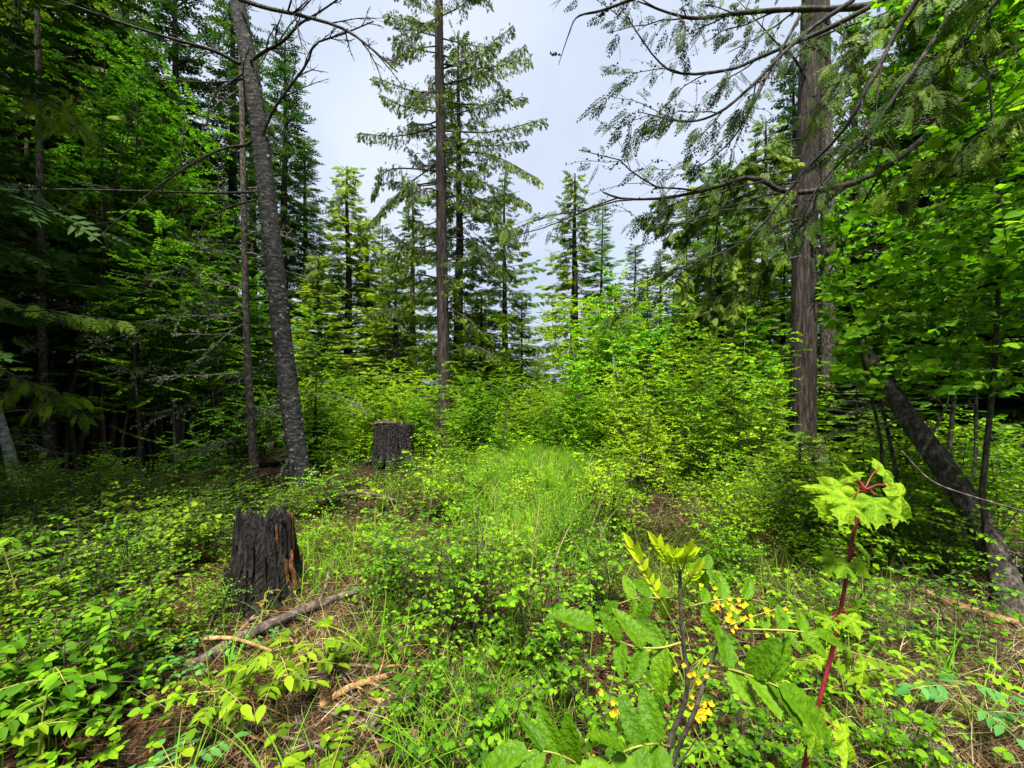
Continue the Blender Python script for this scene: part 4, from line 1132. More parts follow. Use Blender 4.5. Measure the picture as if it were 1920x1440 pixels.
G6 = 'snowberry shrubs covering the left foreground'
sp = [(60, 2.6, .9), (150, 2.9, 1.0), (250, 3.2, .95), (330, 3.7, .95), (30, 3.3, 1.1), (200, 2.3, .8), (310, 2.6, .7), (100, 2.0, .75), (400, 4.2, .9), (250, 4.1, 1.0), (130, 3.8, 1.05), (20, 4.4, 1.1), (180, 5.0, 1.0), (330, 4.9, .95), (430, 5.2, .9), (510, 4.3, .75), (-60, 2.8, 1.0), (-90, 3.9, 1.1), (460, 3.9, .62), (540, 5.1, .7), (90, 5.3, 1.0), (400, 2.9, .45), (270, 5.6, .9), (60, 4.9, .95), (240, 4.6, .95), (360, 4.5, .85), (140, 4.5, 1.0), (-40, 5.0, 1.1), (60, 6.0, 1.0), (200, 6.0, .95), (340, 6.0, .9), (440, 6.2, .85), (300, 4.0, .8), (200, 3.4, .75), (80, 3.6, .9), (620, 5.6, .55), (650, 6.6, .6), (10, 2.1, .7), (380, 5.4, .8)]
for i, (px, d, s) in enumerate(sp):
    if i < 10:
        near_shrub(px, d, .76 * s, .9 * s, 'x', 1100 + i, m='leaf_near' if i % 3 else 'leaf_near_yellow', nst=8, ntw=12, ppt=[7, 5, 7, 4][i % 4], nparts=220, group=G6, leaf=[.034, .046, .028, .06][i % 4], T=[T_OVAL, T_LANCE, T_ROUND, T_OVATE][i % 4])
    else:
        k = ('leftfg', i % 3)
        if k not in PR:
            PR[k] = near_shrub(px, d, .78, .9, 'x', 1130 + i, m=['leaf_near', 'leaf_near_yellow', 'leaf_near'][i % 3], nst=9, ntw=13, ppt=7, nparts=0, group=G6, leaf=.036); PR[k].scale = (s, s, s)
        else: dup(PR[k], on_ground(px, d), px * 1.3 % 6.28, s, None, G6)
number_labels(G6, 'low snowberry shrub with small oval leaves in the left undergrowth, {}')

# low shrubs scattered over the clearing edges
G7 = 'low leafy shrubs along the clearing edge'
sp = []
for i in range(52):
    px = r.uniform(560, 1560); d = r.uniform(3.6, 8.6)
    if 860 < px < 1130 and d > 3.9: px = px + (270 if px > 1000 else -270)
    if (590 < px < 790 and 3.9 < d < 7.6) or (1160 < px < 1340 and 3.8 < d < 6.6): continue
    sp.append((px, d, r.uniform(.4, .9)))
for i in range(22): sp.append((r.choice([r.normal(870, 40), r.normal(1130, 45), r.normal(960, 50)]), r.uniform(3.6, 8.4), r.uniform(.35, .75)))
for i in range(14): sp.append((r.uniform(1340, 1560), r.uniform(3.0, 5.4), r.uniform(.45, .85)))
for i in range(30): sp.append((r.uniform(1560, 1960), r.uniform(3.2, 6.5), r.uniform(.6, 1.5)))
scatter_proto(('edge',), lambda i, loc, g: broadleaf('low_shrub', 'x', loc, 760 + i, [.8, 1.15, .95][i], [.85, .7, .9][i], 7, 11, [.036, .06, .045][i], [9, 5, 7][i], [T_OVAL, T_LANCE, T_OVAL][i], ['leaf', 'leaf_yellow', 'leaf'][i], group=g, flat=.75, rad=.004), sp, G7)
number_labels(G7, 'low leafy shrub along the clearing edge, {}')

# compound-leaved elder/rowan seedlings at lower left and elsewhere
def pinnate_seedling(px, d, H, label, seed, m='leaf_near', nl=7, leaf=.07, npair=3, rach=.2, group=None, T=T_ELDER):
    r = rng(seed)
    base = on_ground(px, d)
    root = thing('elder_seedling', label, 'plant', base, group=group)
    st = curve((0, 0, -.03), (r.normal(0, .15), r.normal(0, .15), 1), H, r, 6, 0, .06)
    o = MB(); o.tube(st, np.linspace(.006, .003, 6), 6); o.obj('stem', M['green_stem'], root, smooth=True)
    P, A, N_, S = [], [], [], []
    for k in range(nl):
        t = .55 + .45 * k / max(1, nl - 1); a = k * 2.4 + r.uniform(-.3, .3)
        p, _ = along(st, np.array([t]))
        ra = curve(p[0], (math.cos(a), math.sin(a), .45), rach * r.uniform(.8, 1.15), r, 5, .22, .03)
        q = MB(); q.tube(ra, [.0025, .002, .0018, .0015, .001], 4, cap=False); q.obj('leaf_stalk', M['green_stem'], root, smooth=True)
        for j in range(npair):
            pp, dd = along(ra, np.array([.4 + .5 * j / npair])); sd2 = nrm(np.cross(dd[0], [0, 0, 1.0]))
            for sg in (-1, 1):
                P.append(pp[0]); A.append(sd2 * sg + dd[0] * .5 + [0, 0, -.2]); N_.append(np.array([0, 0, 1]) + r.normal(0, .15, 3)); S.append(leaf * r.uniform(.7, 1.0))
        P.append(ra[-1]); A.append(ra[-1] - ra[-2]); N_.append(np.array([0, 0, 1]) + r.normal(0, .1, 3)); S.append(leaf * 1.15)
    leaf_objs(root, T, M[m], (np.array(P), np.array(A), np.array(N_), np.array(S)))
for k, (px, d, H, lab, m) in enumerate([
        (75, 1.75, .52, 'bright elder seedling with paired leaflets at the lower left corner', 'leaf_near'),
        (390, 2.0, .30, 'yellow-green elder seedling in front of the lying log', 'leaf_near_yellow'),
        (515, 2.1, .40, 'yellow elder seedling just right of the log end', 'leaf_near_yellow'),
        (30, 1.6, .42, 'elder seedling cut by the left edge near the bottom', 'leaf_near_yellow'),
        (570, 2.3, .34, 'spindly yellow elder seedling among twigs beside the yellow one', 'leaf_near_yellow'),
        (330, 1.65, .2, 'blue-green leafy seedling at the bottom left', 'leaf_blue'),
        (60, 2.6, .75, 'taller elder seedling rising over the left snowberries', 'leaf_near'),
        (965, 3.4, .55, 'yellow-green elder seedling at the front of the grass', 'leaf_near_yellow'),
        (1190, 6.4, .7, 'yellow elder seedling at the right of the grass', 'leaf_near_yellow'),
        (1240, 5.6, .6, 'orange-yellow elder seedling in the litter right of the grass', 'leaf_near_yellow'),
        (690, 5.4, .4, 'yellowish elder seedling on the litter before the far stump', 'leaf_near_yellow'),
        (1590, 2.1, .35, 'elder seedling right of the red maple stem', 'leaf_near_yellow'),
        (1830, 1.9, .3, 'pale elder seedling in the straw at lower right', 'leaf_blue'),
        (640, 1.65, .2, 'small elder seedling in the bottom grass', 'leaf_near_yellow')]):
    pinnate_seedling(px, d, H, lab, 1200 + k, m, nl=6 + k % 3)

# small withered plant at the foot of the stump
pinnate_seedling(487, 2.85, .26, 'small withered brown seedling at the foot of the charred stump', 1250, 'leaf_brown', nl=4, leaf=.04, npair=1, rach=.07)

# ================================================================== RED-STEMMED MAPLE
def maple():
    d = 1.0
    base = on_ground(1395, d)
    root = thing('maple_sapling', 'young maple with a red stem and lobed yellow-green leaves in front at right', 'plant', base)
    st = smooth_path(np.vstack([[[0, 0, -.03]], polyW([(1440, 1750, d), (1478, 1560, d), (1505, 1440, d), (1535, 1310, d), (1563, 1200, d), (1584, 1090, d), (1600, 990, d), (1622, 908, d)], base)]), 30)
    o = MB(); o.tube(st, np.linspace(.0058, .0034, 30) * (1 + .15 * (np.arange(30) % 6 == 0)), 8); o.obj('stem', M['red_stem'], root, smooth=True)
    # leaves: (stalk start px, leaf base px, tip px, depth offset of tip, size px)
    L_ = [((1622, 910), (1578, 896), (1530, 965), -.02, 84), ((1622, 908), (1600, 886), (1560, 880), .14, 66), ((1621, 912), (1600, 922), (1574, 990), -.12, 78),
          ((1623, 910), (1640, 918), (1650, 990), -.12, 76), ((1623, 908), (1672, 902), (1735, 968), .0, 96), ((1622, 906), (1648, 868), (1700, 882), .05, 66), ((1622, 906), (1610, 895), (1590, 890), .15, 70),
          ((1596, 1035), (1570, 1030), (1556, 1072), -.04, 52), ((1596, 1035), (1588, 1040), (1570, 1078), -.06, 50), ((1597, 1030), (1612, 1016), (1645, 1036), .02, 42), ((1597, 1035), (1608, 1036), (1632, 1066), -.03, 45),
          ((1574, 1148), (1556, 1142), (1536, 1160), .0, 40), ((1574, 1148), (1560, 1150), (1550, 1162), -.03, 36), ((1576, 1146), (1590, 1140), (1606, 1172), -.05, 48), ((1576, 1146), (1600, 1125), (1640, 1172), .02, 52),
          ((1560, 1222), (1586, 1217), (1612, 1240), .02, 46), ((1560, 1222), (1610, 1238), (1644, 1282), .0, 55),
          ((1528, 1340), (1518, 1352), (1556, 1408), -.03, 60), ((1528, 1340), (1572, 1358), (1632, 1432), -.02, 80), ((1528, 1335), (1520, 1335), (1476, 1340), .08, 62), ((1530, 1330), (1545, 1330), (1550, 1300), .10, 50)]
    P, A, N_, S = [], [], [], []
    rr = rng(77)
    for (s0, s1, tip, dz, sz) in L_:
        a = W(*s0, d) - base; b_ = W(*s1, d + dz * .4) - base; c = W(*tip, d + dz) - base
        q = MB(); q.tube(smooth_path([a, (a + b_) / 2 + [0, 0, .008], b_], 6), np.linspace(.0018, .0012, 6), 5, cap=False); q.obj('leaf_stalk', M['red_stem'], root, smooth=True)
        P.append(b_); A.append(c - b_)
        ax = nrm(c - b_)
        out = np.array([ax[0], ax[1], 0.0])
        N_.append(np.array([0.0, -.72, .5]) + out * .45 + rr.normal(0, .2, 3)); S.append(sz / FPX * d * .86)
    leaf_objs(root, T_MAPLE, M['maple'], (np.array(P), np.array(A), np.array(N_), np.array(S)))
maple()

# ================================================================== HOLLY-LEAVED SHRUB (yellow flowers)
def mahonia():
    r = rng(1300); d = .92
    base = on_ground(1230, d)
    root = thing('mahonia_shrub', 'holly-leaved shrub with glossy leaflets and yellow flower clusters, left of the red stem', 'shrub', base)
    for pts, r0 in [([(1225, 1700, d), (1240, 1480, d), (1258, 1375, d), (1288, 1290, d), (1282, 1200, d), (1276, 1130, d), (1275, 1060, d)], .009),
                    ([(1232, 1560, d), (1262, 1420, d - .02), (1300, 1330, d - .05), (1330, 1240, d - .04), (1358, 1168, d), (1352, 1120, d)], .007),
                    ([(1220, 1700, d), (1150, 1560, d - .06), (1120, 1470, d - .08), (1100, 1430, d - .08)], .007)]:
        r0 = r0 * .8; o = MB(); o.tube(np.vstack([[[0, 0, -.03]], smooth_path(polyW(pts, base), 18)]), np.linspace(r0, r0 * .5, 19), 8, rough=.12); o.obj('stem', M['twig'], root, smooth=True)
    P, A, N_, S = [], [], [], []
    def frond(pts, sizes, hang=(.2, .9), first=.25, face=.5):
        """rachis through pts with paired leaflets"""
        path = smooth_path(polyW(pts, base), 12)
        q = MB(); q.tube(path, np.linspace(.0024, .0012, 12), 5, cap=False); q.obj('leaf_stalk', M['green_stem'], root, smooth=True)
        n = len(sizes) - 1
        for j in range(n):
            p, dd = along(path, np.array([first + (1 - first) * j / n])); s = sizes[j] / FPX * d
            for sg in (-1, 1):
                upv = np.array([0, 0, 1.0]) * sg
                ax = upv * r.uniform(.35, .95) + dd[0] * r.uniform(.3, .8) + np.array([0, r.uniform(-.9, -.2) if sg < 0 else r.uniform(.1, .9), 0])
                P.append(p[0]); A.append(ax); N_.append(np.array([r.normal(0, .4), -face - .1 + r.normal(0, .3), .75 + r.normal(0, .3)])); S.append(s * r.uniform(.75, 1.15))
        P.append(path[-1]); A.append(path[-1] - path[-2] + [0, 0, -.003]); N_.append(np.array([0, -.5, 1.0])); S.append(sizes[-1] / FPX * d)
    frond([(1276, 1195, d), (1235, 1205, d - .02), (1180, 1200, d - .04), (1118, 1166, d - .05)], [72, 74, 70, 82])
    frond([(1358, 1168, d), (1420, 1170, d - .04), (1480, 1172, d - .06), (1530, 1178, d - .06)], [30, 44, 50, 66], first=.4)
    frond([(1330, 1238, d - .04), (1380, 1248, d - .1), (1430, 1265, d - .14), (1460, 1278, d - .15)], [72, 74, 72, 110])
    frond([(1276, 1110, d), (1240, 1112, d + .06), (1200, 1110, d + .1), (1160, 1122, d + .12)], [55, 58, 55, 60])
    frond([(1284, 1130, d), (1330, 1118, d + .1), (1380, 1112, d + .16), (1440, 1118, d + .2)], [60, 66, 60, 60])
    frond([(1256, 1390, d), (1225, 1385, d - .12), (1180, 1395, d - .17), (1140, 1420, d - .2)], [84, 80, 76, 90])
    frond([(1105, 1440, d - .08), (1070, 1415, d - .12), (1030, 1400, d - .14), (990, 1398, d - .14)], [72, 76, 70, 84])
    frond([(1282, 1230, d), (1255, 1265, d + .08), (1215, 1300, d + .12), (1180, 1330, d + .14)], [52, 55, 52, 58])
    frond([(1275, 1075, d), (1300, 1060, d + .1), (1320, 1055, d + .16), (1345, 1065, d + .2)], [46, 50, 46, 52])
    leaf_objs(root, T_MAHO, M['mahonia'], (np.array(P), np.array(A), np.array(N_), np.array(S)))
    # upright new growth, yellow-green
    P, A, N_, S = [], [], [], []
    for (x0, y0, x1, y1, n) in [(1276, 1185, 1186, 1018, 7), (1275, 1080, 1232, 1012, 6), (1276, 1060, 1262, 1030, 5), (1277, 1066, 1290, 1026, 5), (1276, 1100, 1304, 1060, 4)]:
        a, b_ = W(x0, y0, d) - base, W(x1, y1, d - .03) - base
        q = MB(); q.tube(np.array([a, (a + b_) / 2, b_]), [.002, .0016, .001], 5, cap=False); q.obj('leaf_stalk', M['green_stem'], root, smooth=True)
        dirv = nrm(b_ - a)
        for j in range(n):
            t = .45 + .55 * j / n
            for sg in (-1, 1):
                sdv = np.array([sg, r.uniform(-.5, .3), .2])
                P.append(a + (b_ - a) * t); A.append(dirv * .9 + sdv * .45 + r.normal(0, .12, 3)); N_.append(np.array([-sg * .5, -.8, .5])); S.append(r.uniform(.022, .044))
        P.append(b_); A.append(dirv); N_.append(np.array([0, -1, .3])); S.append(.04)
    for o in leaf_objs(root, T_MNEW, M['mahonia_new'], (np.array(P), np.array(A), np.array(N_), np.array(S))):
        pass
    # flower clusters
    for (pts, n, size) in [([(1352, 1140), (1345, 1118), (1340, 1100)], 26, .0075), ([(1356, 1160), (1372, 1132), (1390, 1115)], 34, .0075), ([(1358, 1166), (1405, 1148), (1455, 1132)], 40, .007),
                           ([(1180, 1360), (1160, 1325), (1136, 1300)], 26, .010), ([(1300, 1330), (1310, 1315), (1330, 1305)], 22, .010), ([(1306, 1290), (1302, 1262), (1296, 1234)], 12, .008), ([(1292, 1300), (1312, 1248), (1318, 1230)], 10, .008),
                           ([(1110, 1470), (1105, 1435), (1095, 1415)], 26, .012)]:
        path = smooth_path(polyW([(a, c, d - .04) for a, c in pts], base), 8)
        q = MB(); q.tube(path, np.linspace(.0014, .0008, 8), 4, cap=False)
        g = q.obj('flower_cluster', M['green_stem'], root, smooth=True)
        f = MB(); T6 = leaf_t(.42, 2, .5, -.3, p=.9, q=.6)
        size = size * .85
        for k in range(int(n * .42)):
            t = r.uniform(.15, 1); p, dd = along(path, np.array([t])); c = p[0] + r.normal(0, .011, 3)
            for j in range(5):
                a = j * 1.257 + r.uniform(-.2, .2)
                f.place(T6, c[None], np.array([[math.cos(a), math.sin(a) * .6 - .3, math.sin(a) * .8]]), np.array([[0, -1, .4]]), size * r.uniform(.7, 1.1), r.uniform(0, 1))
        f.obj('petals', M['flower'], g, kind='stuff')
mahonia()

# ================================================================== LOGS, STICKS
def stick(name, label, pts, rads, m, seed, sides=9, twigs=0, group=None, cat='log'):
    r = rng(seed)
    pw = []
    for px, d, up in pts:
        p = on_ground(px, d); p[2] += up; pw.append(p)
    base = pw[0].copy(); pw = np.array(pw) - base
    path = smooth_path(pw, 20)
    root = thing(name, label, cat, base, group=group)
    b = MB(); b.tube(path, np.interp(np.linspace(0, 1, 20), np.linspace(0, 1, len(rads)), rads), sides, rough=.32, seed=seed); b.obj('stick' if rads[0] < .02 else 'log_body', M[m], root, smooth=True)
    for k in range(twigs):
        p, d = along(path, np.array([r.uniform(.2, .95)]))
        t = curve(p[0], d[0] + r.normal(0, .6, 3) + [0, 0, .4], r.uniform(.15, .4), r, 6, .1, .15)
        o = MB(); o.tube(t, np.linspace(rads[0] * .35, .002, 6), 5); o.obj('side_twig', M[m], root, smooth=True)
def GD(py): return EYE * FPX / (py - HOR)
stick('fallen_log', 'long grey fallen log lying before the charred stump', [(350, GD(1250), .03), (440, GD(1200), .05), (560, GD(1150), .06), (680, GD(1108), .04)], [.036, .036, .034, .024], 'dead_wood', 1, twigs=2)
stick('broken_stick', 'short orange broken stick across the fallen log', [(385, GD(1205), .08), (440, GD(1208), .09), (510, GD(1218), .07)], [.014, .013, .008], 'orange_wood', 2)
stick('curved_stick', 'thin curved stick leaning at the foot of the charred stump', [(430, GD(1190), .02), (475, GD(1150), .04), (520, GD(1112), .08), (575, GD(1098), .06), (640, GD(1090), .03)], [.010, .010, .009, .007, .004], 'orange_wood', 3)
stick('fallen_log', 'barked grey log end poking from the bottom twigs', [(690, GD(1352), .03), (735, GD(1322), .05), (790, GD(1300), .03)], [.035, .032, .02], 'dead_wood', 4)
stick('fallen_log', 'brown log slanting through the bottom litter left of the grey log end', [(600, GD(1315), .03), (660, GD(1288), .04), (740, GD(1262), .03)], [.017, .018, .012], 'orange_wood', 5, twigs=3)
stick('fallen_log', 'pale orange log lying in the straw at lower right', [(1722, GD(1112), .05), (1790, GD(1138), .05), (1860, GD(1160), .04), (1910, GD(1172), .03)], [.028, .03, .026, .02], 'orange_wood', 6)
stick('crooked_branch', 'crooked grey dead branch on the litter right of the leaning birch', [(625, GD(938), .05), (660, GD(930), .08), (700, GD(932), .08), (745, GD(938), .04)], [.03, .03, .028, .015], 'dead_wood', 7, twigs=4)
stick('crooked_branch', 'thin grey dead branch below the crooked one', [(690, GD(955), .03), (730, GD(965), .05), (770, GD(985), .03)], [.016, .015, .008], 'dead_wood', 8, twigs=2)
stick('crooked_stick', 'dark stick standing beside the wide litter patch at right', [(1640, GD(1180), .03), (1720, GD(1185), .05), (1800, GD(1200), .05)], [.022, .02, .012], 'dead_wood', 9, twigs=2)
stick('fallen_log', 'weathered log half buried in straw in the lower right corner', [(1650, GD(1370), .02), (1700, GD(1390), .03), (1790, GD(1420), .03)], [.022, .025, .016], 'dead_wood', 10)
r = rng(1400)
G8 = 'dead sticks strewn round the charred stump'
for k in range(46):
    px = r.uniform(330, 780); py = r.uniform(1090, 1420); d = GD(py); a = r.uniform(-1, 1); l = r.uniform(.15, .6)
    x = (px - 960) / FPX * d
    px2 = (x + math.cos(a) * l) / (d + math.sin(a) * l) * FPX + 960
    stick('dead_stick', 'x', [(px, d, .02), ((px + px2) / 2, d + math.sin(a) * l / 2, r.uniform(.03, .07)), (px2, d + math.sin(a) * l, .02)], [r.uniform(.004, .010), .006, .003], 'orange_wood' if k % 3 == 0 else 'dead_wood', 1500 + k, sides=6, group=G8, cat='stick')
number_labels(G8, 'thin dead stick strewn in the litter round the charred stump, {}')
# pale curved branch in front of the leaning trunk
p = [(1690, 835, 2.7), (1745, 890, 2.6), (1820, 920, 2.5), (1925, 950, 2.4)]
base = W(*p[0]); root = thing('bare_branch', 'pale bent twig curving across the leaning trunk to the right edge', 'branch', base)
b = MB(); b.tube(smooth_path(polyW(p, base), 16), np.linspace(.004, .006, 16), 6, rough=.2); b.obj('twig', M['dead_wood'], root, smooth=True)
p = [(1725, 845, 3.2), (1750, 800, 3.1), (1775, 750, 3.0), (1780, 720, 3.0)]
base = W(*p[0]); root = thing('bare_branch', 'pale dead spike rising from the leaning trunk', 'branch', base)
b = twiggy(rng(5), smooth_path(polyW(p, base), 12), .011, 2, 5, .5, .6); b.obj('twig', M['grey_twig'], root, smooth=True)

# ================================================================== GROUND COVER (uncountable)
def blade_t(seg=4, wd=.018, bend=.35):
    v = []; f = []
    for i in range(seg + 1):
        t = i / seg
        v += [(-wd * (1 - t ** 1.5), t * (1 - .25 * bend * t), bend * t * t), (wd * (1 - t ** 1.5), t * (1 - .25 * bend * t), bend * t * t)]
    for i in range(seg):
        a = 2 * i
        f += [(a, a + 1, a + 3), (a, a + 3, a + 2)]
    return {'v': np.array(v), 'f': np.array(f)}
T_BL = [blade_t(3, .012, .3), blade_t(3, .012, .7), blade_t(3, .010, 1.1)]
T_BLN = [blade_t(5, .011, .3), blade_t(5, .010, .75), blade_t(6, .010, 1.3)]

# ------------------------------------------------------------------ separate tall grass tufts
for k, (px, d, h, lab) in enumerate([
        (405, 1.95, .62, 'pair of tall grass blades beside the lower end of the fallen log'), (430, 2.25, .42, 'short grass tuft between the fallen log and the stick'),
        (345, 1.6, .40, 'long grass tuft at the bottom left among seedlings'), (520, 1.62, .42, 'grass tuft with bent pale blades at the bottom twigs'),
        (610, 1.66, .38, 'upright grass tuft left of the barked log end'), (700, 1.55, .34, 'grass tuft in front of the barked log end'),
        (775, 1.7, .45, 'tall grass tuft right of the barked log end'), (860, 1.62, .5, 'tallest dark grass tuft at the bottom under the middle snowberry'),
        (945, 1.58, .42, 'dark grass tuft left of the lowest holly-like leaves'), (1290, 2.2, .45, 'grass tuft behind the yellow flowers'),
        (1780, 2.3, .45, 'arching pale grass tuft by the orange log at right'), (1850, 2.0, .4, 'loose grass tuft in the straw at the right edge'),
        (590, 3.3, .42, 'bluish grass tuft just right of the charred stump'), (650, 3.6, .4, 'grass tuft between the charred stump and the clearing')]):
    r = rng(1700 + k); base = on_ground(px, d); root = thing('grass_tuft', lab, 'grass', base, group='tall grass tufts in the foreground')
    n = 4 if k == 0 else int(r.integers(12, 22))
    a = r.uniform(0, 2 * PI, n); sp_ = .06 if k == 0 else r.uniform(.1, .55, n)
    pos = np.stack([r.normal(0, .02, n), r.normal(0, .02, n), np.full(n, -.01)], 1)
    ax = np.stack([np.cos(a) * sp_, np.sin(a) * sp_, np.ones(n)], 1); no = np.stack([np.cos(a), np.sin(a), np.full(n, .1)], 1)
    leaf_objs(root, T_BLN[k % 2], M['grass'], (pos, ax, no, h * r.uniform(.5, 1.1, n)), name='blade')

def scatter(n, xf, df, seed):
    r = rng(seed)
    d = df(r, n); px = xf(r, n)
    x = (px - 960) / FPX * d
    return r, x, d, gh(x, d)

def grass(name, label, n, xf, df, h, seed, m, T=T_BL, upr=1.0, spread=.35, clump=0.0, thr=0.0):
    r, x, y, z = scatter(n, xf, df, seed)
    if clump:
        k = fbm(x * clump, y * clump, seed * .37, 3) > thr
        x, y, z = x[k], y[k], z[k]
    n = len(x)
    b = MB()
    which = r.integers(0, len(T), n)
    for q in range(len(T)):
        s = which == q; c = int(s.sum())
        ax = np.stack([r.normal(0, spread, c), r.normal(0, spread, c), np.full(c, upr)], 1)
        no = np.stack([r.normal(0, 1, c), r.normal(0, 1, c), r.normal(0, .2, c)], 1)
        b.place(T[q], np.stack([x[s], y[s], z[s] - .01], 1), ax, no, h * r.uniform(.45, 1.25, c), r.uniform(0, 1, c))
    o = b.obj(name, M[m], kind='stuff'); o['label'] = label; o['category'] = 'grass' if 'grass' in name else 'litter'
    return o
U = lambda a, b_: (lambda r, n: r.uniform(a, b_, n))
def D(a, b_):   # denser toward the camera in world terms: uniform in area of the view wedge
    return lambda r, n: np.sqrt(r.uniform(a * a, b_ * b_, n))
grass('clearing_grass', 'fresh tall green grass filling the clearing between the shrubs', 14000, lambda r, n: r.normal(995, 62, n), D(3.6, 10.0), .36, 1601, 'grass', spread=.16)
grass('seeding_grass', 'taller pale seeding grass stems standing in the clearing grass', 700, lambda r, n: r.normal(1000, 100, n), D(3.0, 9.0), .5, 1609, 'straw', spread=.14)
grass('foreground_grass', 'long green grass blades scattered through the undergrowth in front', 4600, U(380, 1700), D(1.3, 4.2), .30, 1602, 'grass', T=T_BLN, spread=.32, clump=2.2, thr=.50)
grass('clearing_edge_grass', 'thin green grass between the low shrubs', 13000, U(700, 1500), D(3.0, 9.5), .26, 1603, 'grass', spread=.25, clump=.9, thr=.42)
grass('pale_grass', 'pale bluish grass tufts beside the charred stump and stick', 1500, U(560, 760), D(2.4, 4.6), .34, 1604, 'leaf_blue' if False else 'grass', T=T_BLN, spread=.4, clump=2.5, thr=.47)
grass('dry_grass', 'dry straw-coloured grass lying on the forest floor', 24000, U(300, 1950), D(1.2, 5.5), .24, 1605, 'straw', upr=.28, spread=.7, clump=.8, thr=.44)
grass('straw_grass', 'dense bleached straw at the lower right', 9000, lambda r, n: r.normal(1760, 170, n), D(1.2, 3.6), .22, 1606, 'pale_straw', upr=.35, spread=.7)
grass('straw_grass', 'bleached straw patch between the charred stump and the bottom twigs', 3500, lambda r, n: r.normal(600, 100, n), D(1.4, 3.4), .16, 1610, 'pale_straw', upr=.3, spread=.7)
grass('hanging_dry_grass', 'dry straw and grass tuft under the middle snowberry', 260, lambda r, n: r.normal(900, 60, n), lambda r, n: r.normal(2.0, .12, n), .26, 1607, 'straw', T=T_BLN, spread=.3)
grass('shaded_grass', 'dark green grass tuft under the middle snowberry', 500, lambda r, n: r.normal(930, 80, n), lambda r, n: r.normal(2.0, .2, n), .30, 1608, 'grass', T=T_BLN, spread=.25)

def litter(n, xf, df, seed, T, m, size, name, label, lift=.012, flat=.3):
    r, x, y, z = scatter(n, xf, df, seed)
    b = MB()
    ax = np.stack([r.normal(0, 1, n), r.normal(0, 1, n), r.normal(0, flat * .6, n)], 1)
    no = np.stack([r.normal(0, flat, n), r.normal(0, flat, n), np.ones(n)], 1)
    b.place(T, np.stack([x, y, z + r.uniform(0, lift * 2, n)], 1), ax, no, size * r.uniform(.4, 1.3, n), r.uniform(0, 1, n))
    o = b.obj(name, M[m], kind='stuff'); o['label'] = label; o['category'] = 'litter'
litter(26000, U(-100, 2020), D(1.2, 7.5), 1620, T_OVAL2, 'litter', .04, 'fallen_leaves', 'brown fallen leaves and bark bits on the forest floor')
litter(42000, U(-100, 1990), D(1.2, 5.0), 1621, {'v': np.array([[-.012, 0, 0], [.012, 0, 0], [.008, 1, .03], [-.008, 1, .03]]), 'f': np.array([[0, 1, 2], [0, 2, 3]])}, 'litter', .14, 'twig_litter', 'thin brown twigs and needles strewn on the forest floor')
litter(9000, lambda r, n: r.normal(440, 90, n), D(2.2, 4.2), 1622, {'v': np.array([[-.010, 0, 0], [.010, 0, 0], [.006, 1, .05], [-.006, 1, .05]]), 'f': np.array([[0, 1, 2], [0, 2, 3]])}, 'litter', .13, 'needle_litter', 'rusty needle litter round the charred stump')

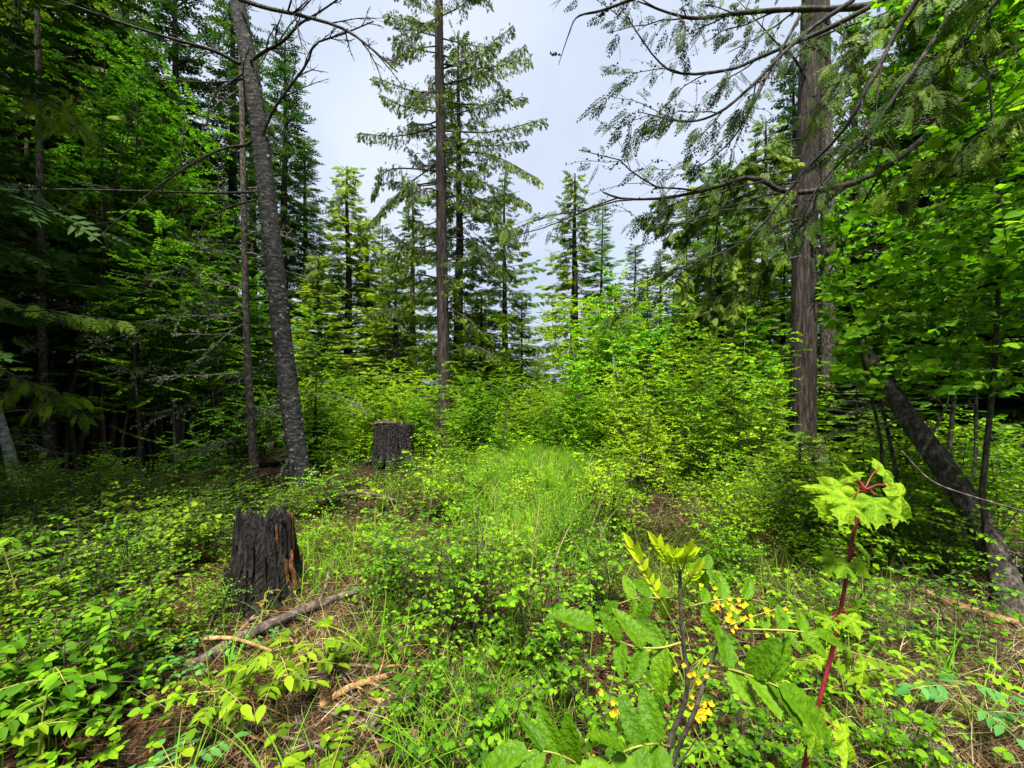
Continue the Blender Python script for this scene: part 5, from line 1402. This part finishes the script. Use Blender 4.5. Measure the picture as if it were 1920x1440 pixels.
def herbs(n, xf, df, seed, T, m, size, hmax, name, label, clump=1.1, thr=.45):
    r, x, y, z = scatter(n, xf, df, seed)
    k = fbm(x * clump, y * clump, seed * .21, 3) > thr
    pxx = 960 + x / y * FPX
    k &= ~(((pxx > 580) & (pxx < 790) & (y > 3.9) & (y < 7.6) | (pxx > 1150) & (pxx < 1350) & (y > 3.8) & (y < 6.6) | (pxx > 320) & (pxx < 760) & (y > 1.7) & (y < 3.3) | (pxx > 1560) & (y < 2.4)) & (r.random(n) < .35))
    x, y, z = x[k], y[k], z[k]; n = len(x)
    h = hmax * r.uniform(.15, 1, n) * (.4 + fbm(x * 2, y * 2, 7, 2))
    pos = np.stack([x, y, z + h], 1)
    b = MB()
    nearm = y < 2.6
    for j in range(3):
        a = r.uniform(0, 2 * PI, n) if j == 0 else a + 2.09 + r.uniform(-.3, .3, n)
        ax = np.stack([np.cos(a), np.sin(a), r.normal(-.05, .2, n)], 1)
        no = np.stack([r.normal(0, .28, n), r.normal(0, .28, n), np.ones(n)], 1)
        sz = size * r.uniform(.45, 1.35, n); tn = r.uniform(0, 1, n)
        for TT, q in ((T, nearm), (T_OVAL2, ~nearm)): b.place(TT, pos[q], ax[q], no[q], sz[q], tn[q], 0)
    b.place({'v': np.array([[-.015, 0, 0], [.015, 0, 0], [0, 1, 0]]), 'f': np.array([[0, 1, 2]])}, np.stack([x, y, z], 1), np.stack([0 * x, 0 * x, 1 + 0 * x], 1), np.stack([r.normal(0, 1, n), r.normal(0, 1, n), 0 * x], 1), h, .2, 0)
    o = b.obj(name, M[m], kind='stuff'); o['label'] = label; o['category'] = 'ground cover'
herbs(2800, U(-100, 700), D(1.6, 6.5), 1640, T_OVAL, 'leaf_near', .038, .30, 'left_undergrowth', 'low green leafy ground cover spread under the left shrubs', thr=.40)
herbs(1300, U(-100, 760), D(1.6, 6.5), 1641, T_OVAL, 'leaf_near_yellow', .045, .22, 'yellow_undergrowth', 'yellowish low seedlings in the left ground cover', thr=.45)
herbs(7600, U(700, 1600), D(1.5, 8.5), 1642, T_OVAL, 'leaf_near', .034, .26, 'middle_undergrowth', 'low round-leaved ground cover between the grass and shrubs', thr=.42)
herbs(5600, U(1150, 2020), D(1.6, 7.0), 1643, T_OVAL, 'leaf_near', .036, .30, 'right_undergrowth', 'low leafy ground cover below the right cedar', thr=.43)
herbs(2600, U(560, 1700), D(3.5, 9.0), 1644, T_OVAL, 'leaf_near_yellow', .045, .3, 'clearing_undergrowth', 'yellow-green seedlings along the clearing', thr=.45)
herbs(1200, U(250, 760), D(1.5, 2.8), 1645, T_OVAL, 'leaf_blue', .028, .12, 'bluish_undergrowth', 'bluish small-leaved ground cover in front at left', thr=.5)
herbs(9000, U(450, 1560), D(8.5, 15), 1646, T_OVAL2, 'leaf', .07, .7, 'thicket_undergrowth', 'leafy ground cover at the foot of the bright thicket', thr=.38)
print('tris', sum(len(m.polygons) for m in bpy.data.meshes), 'objs', len(bpy.data.objects))
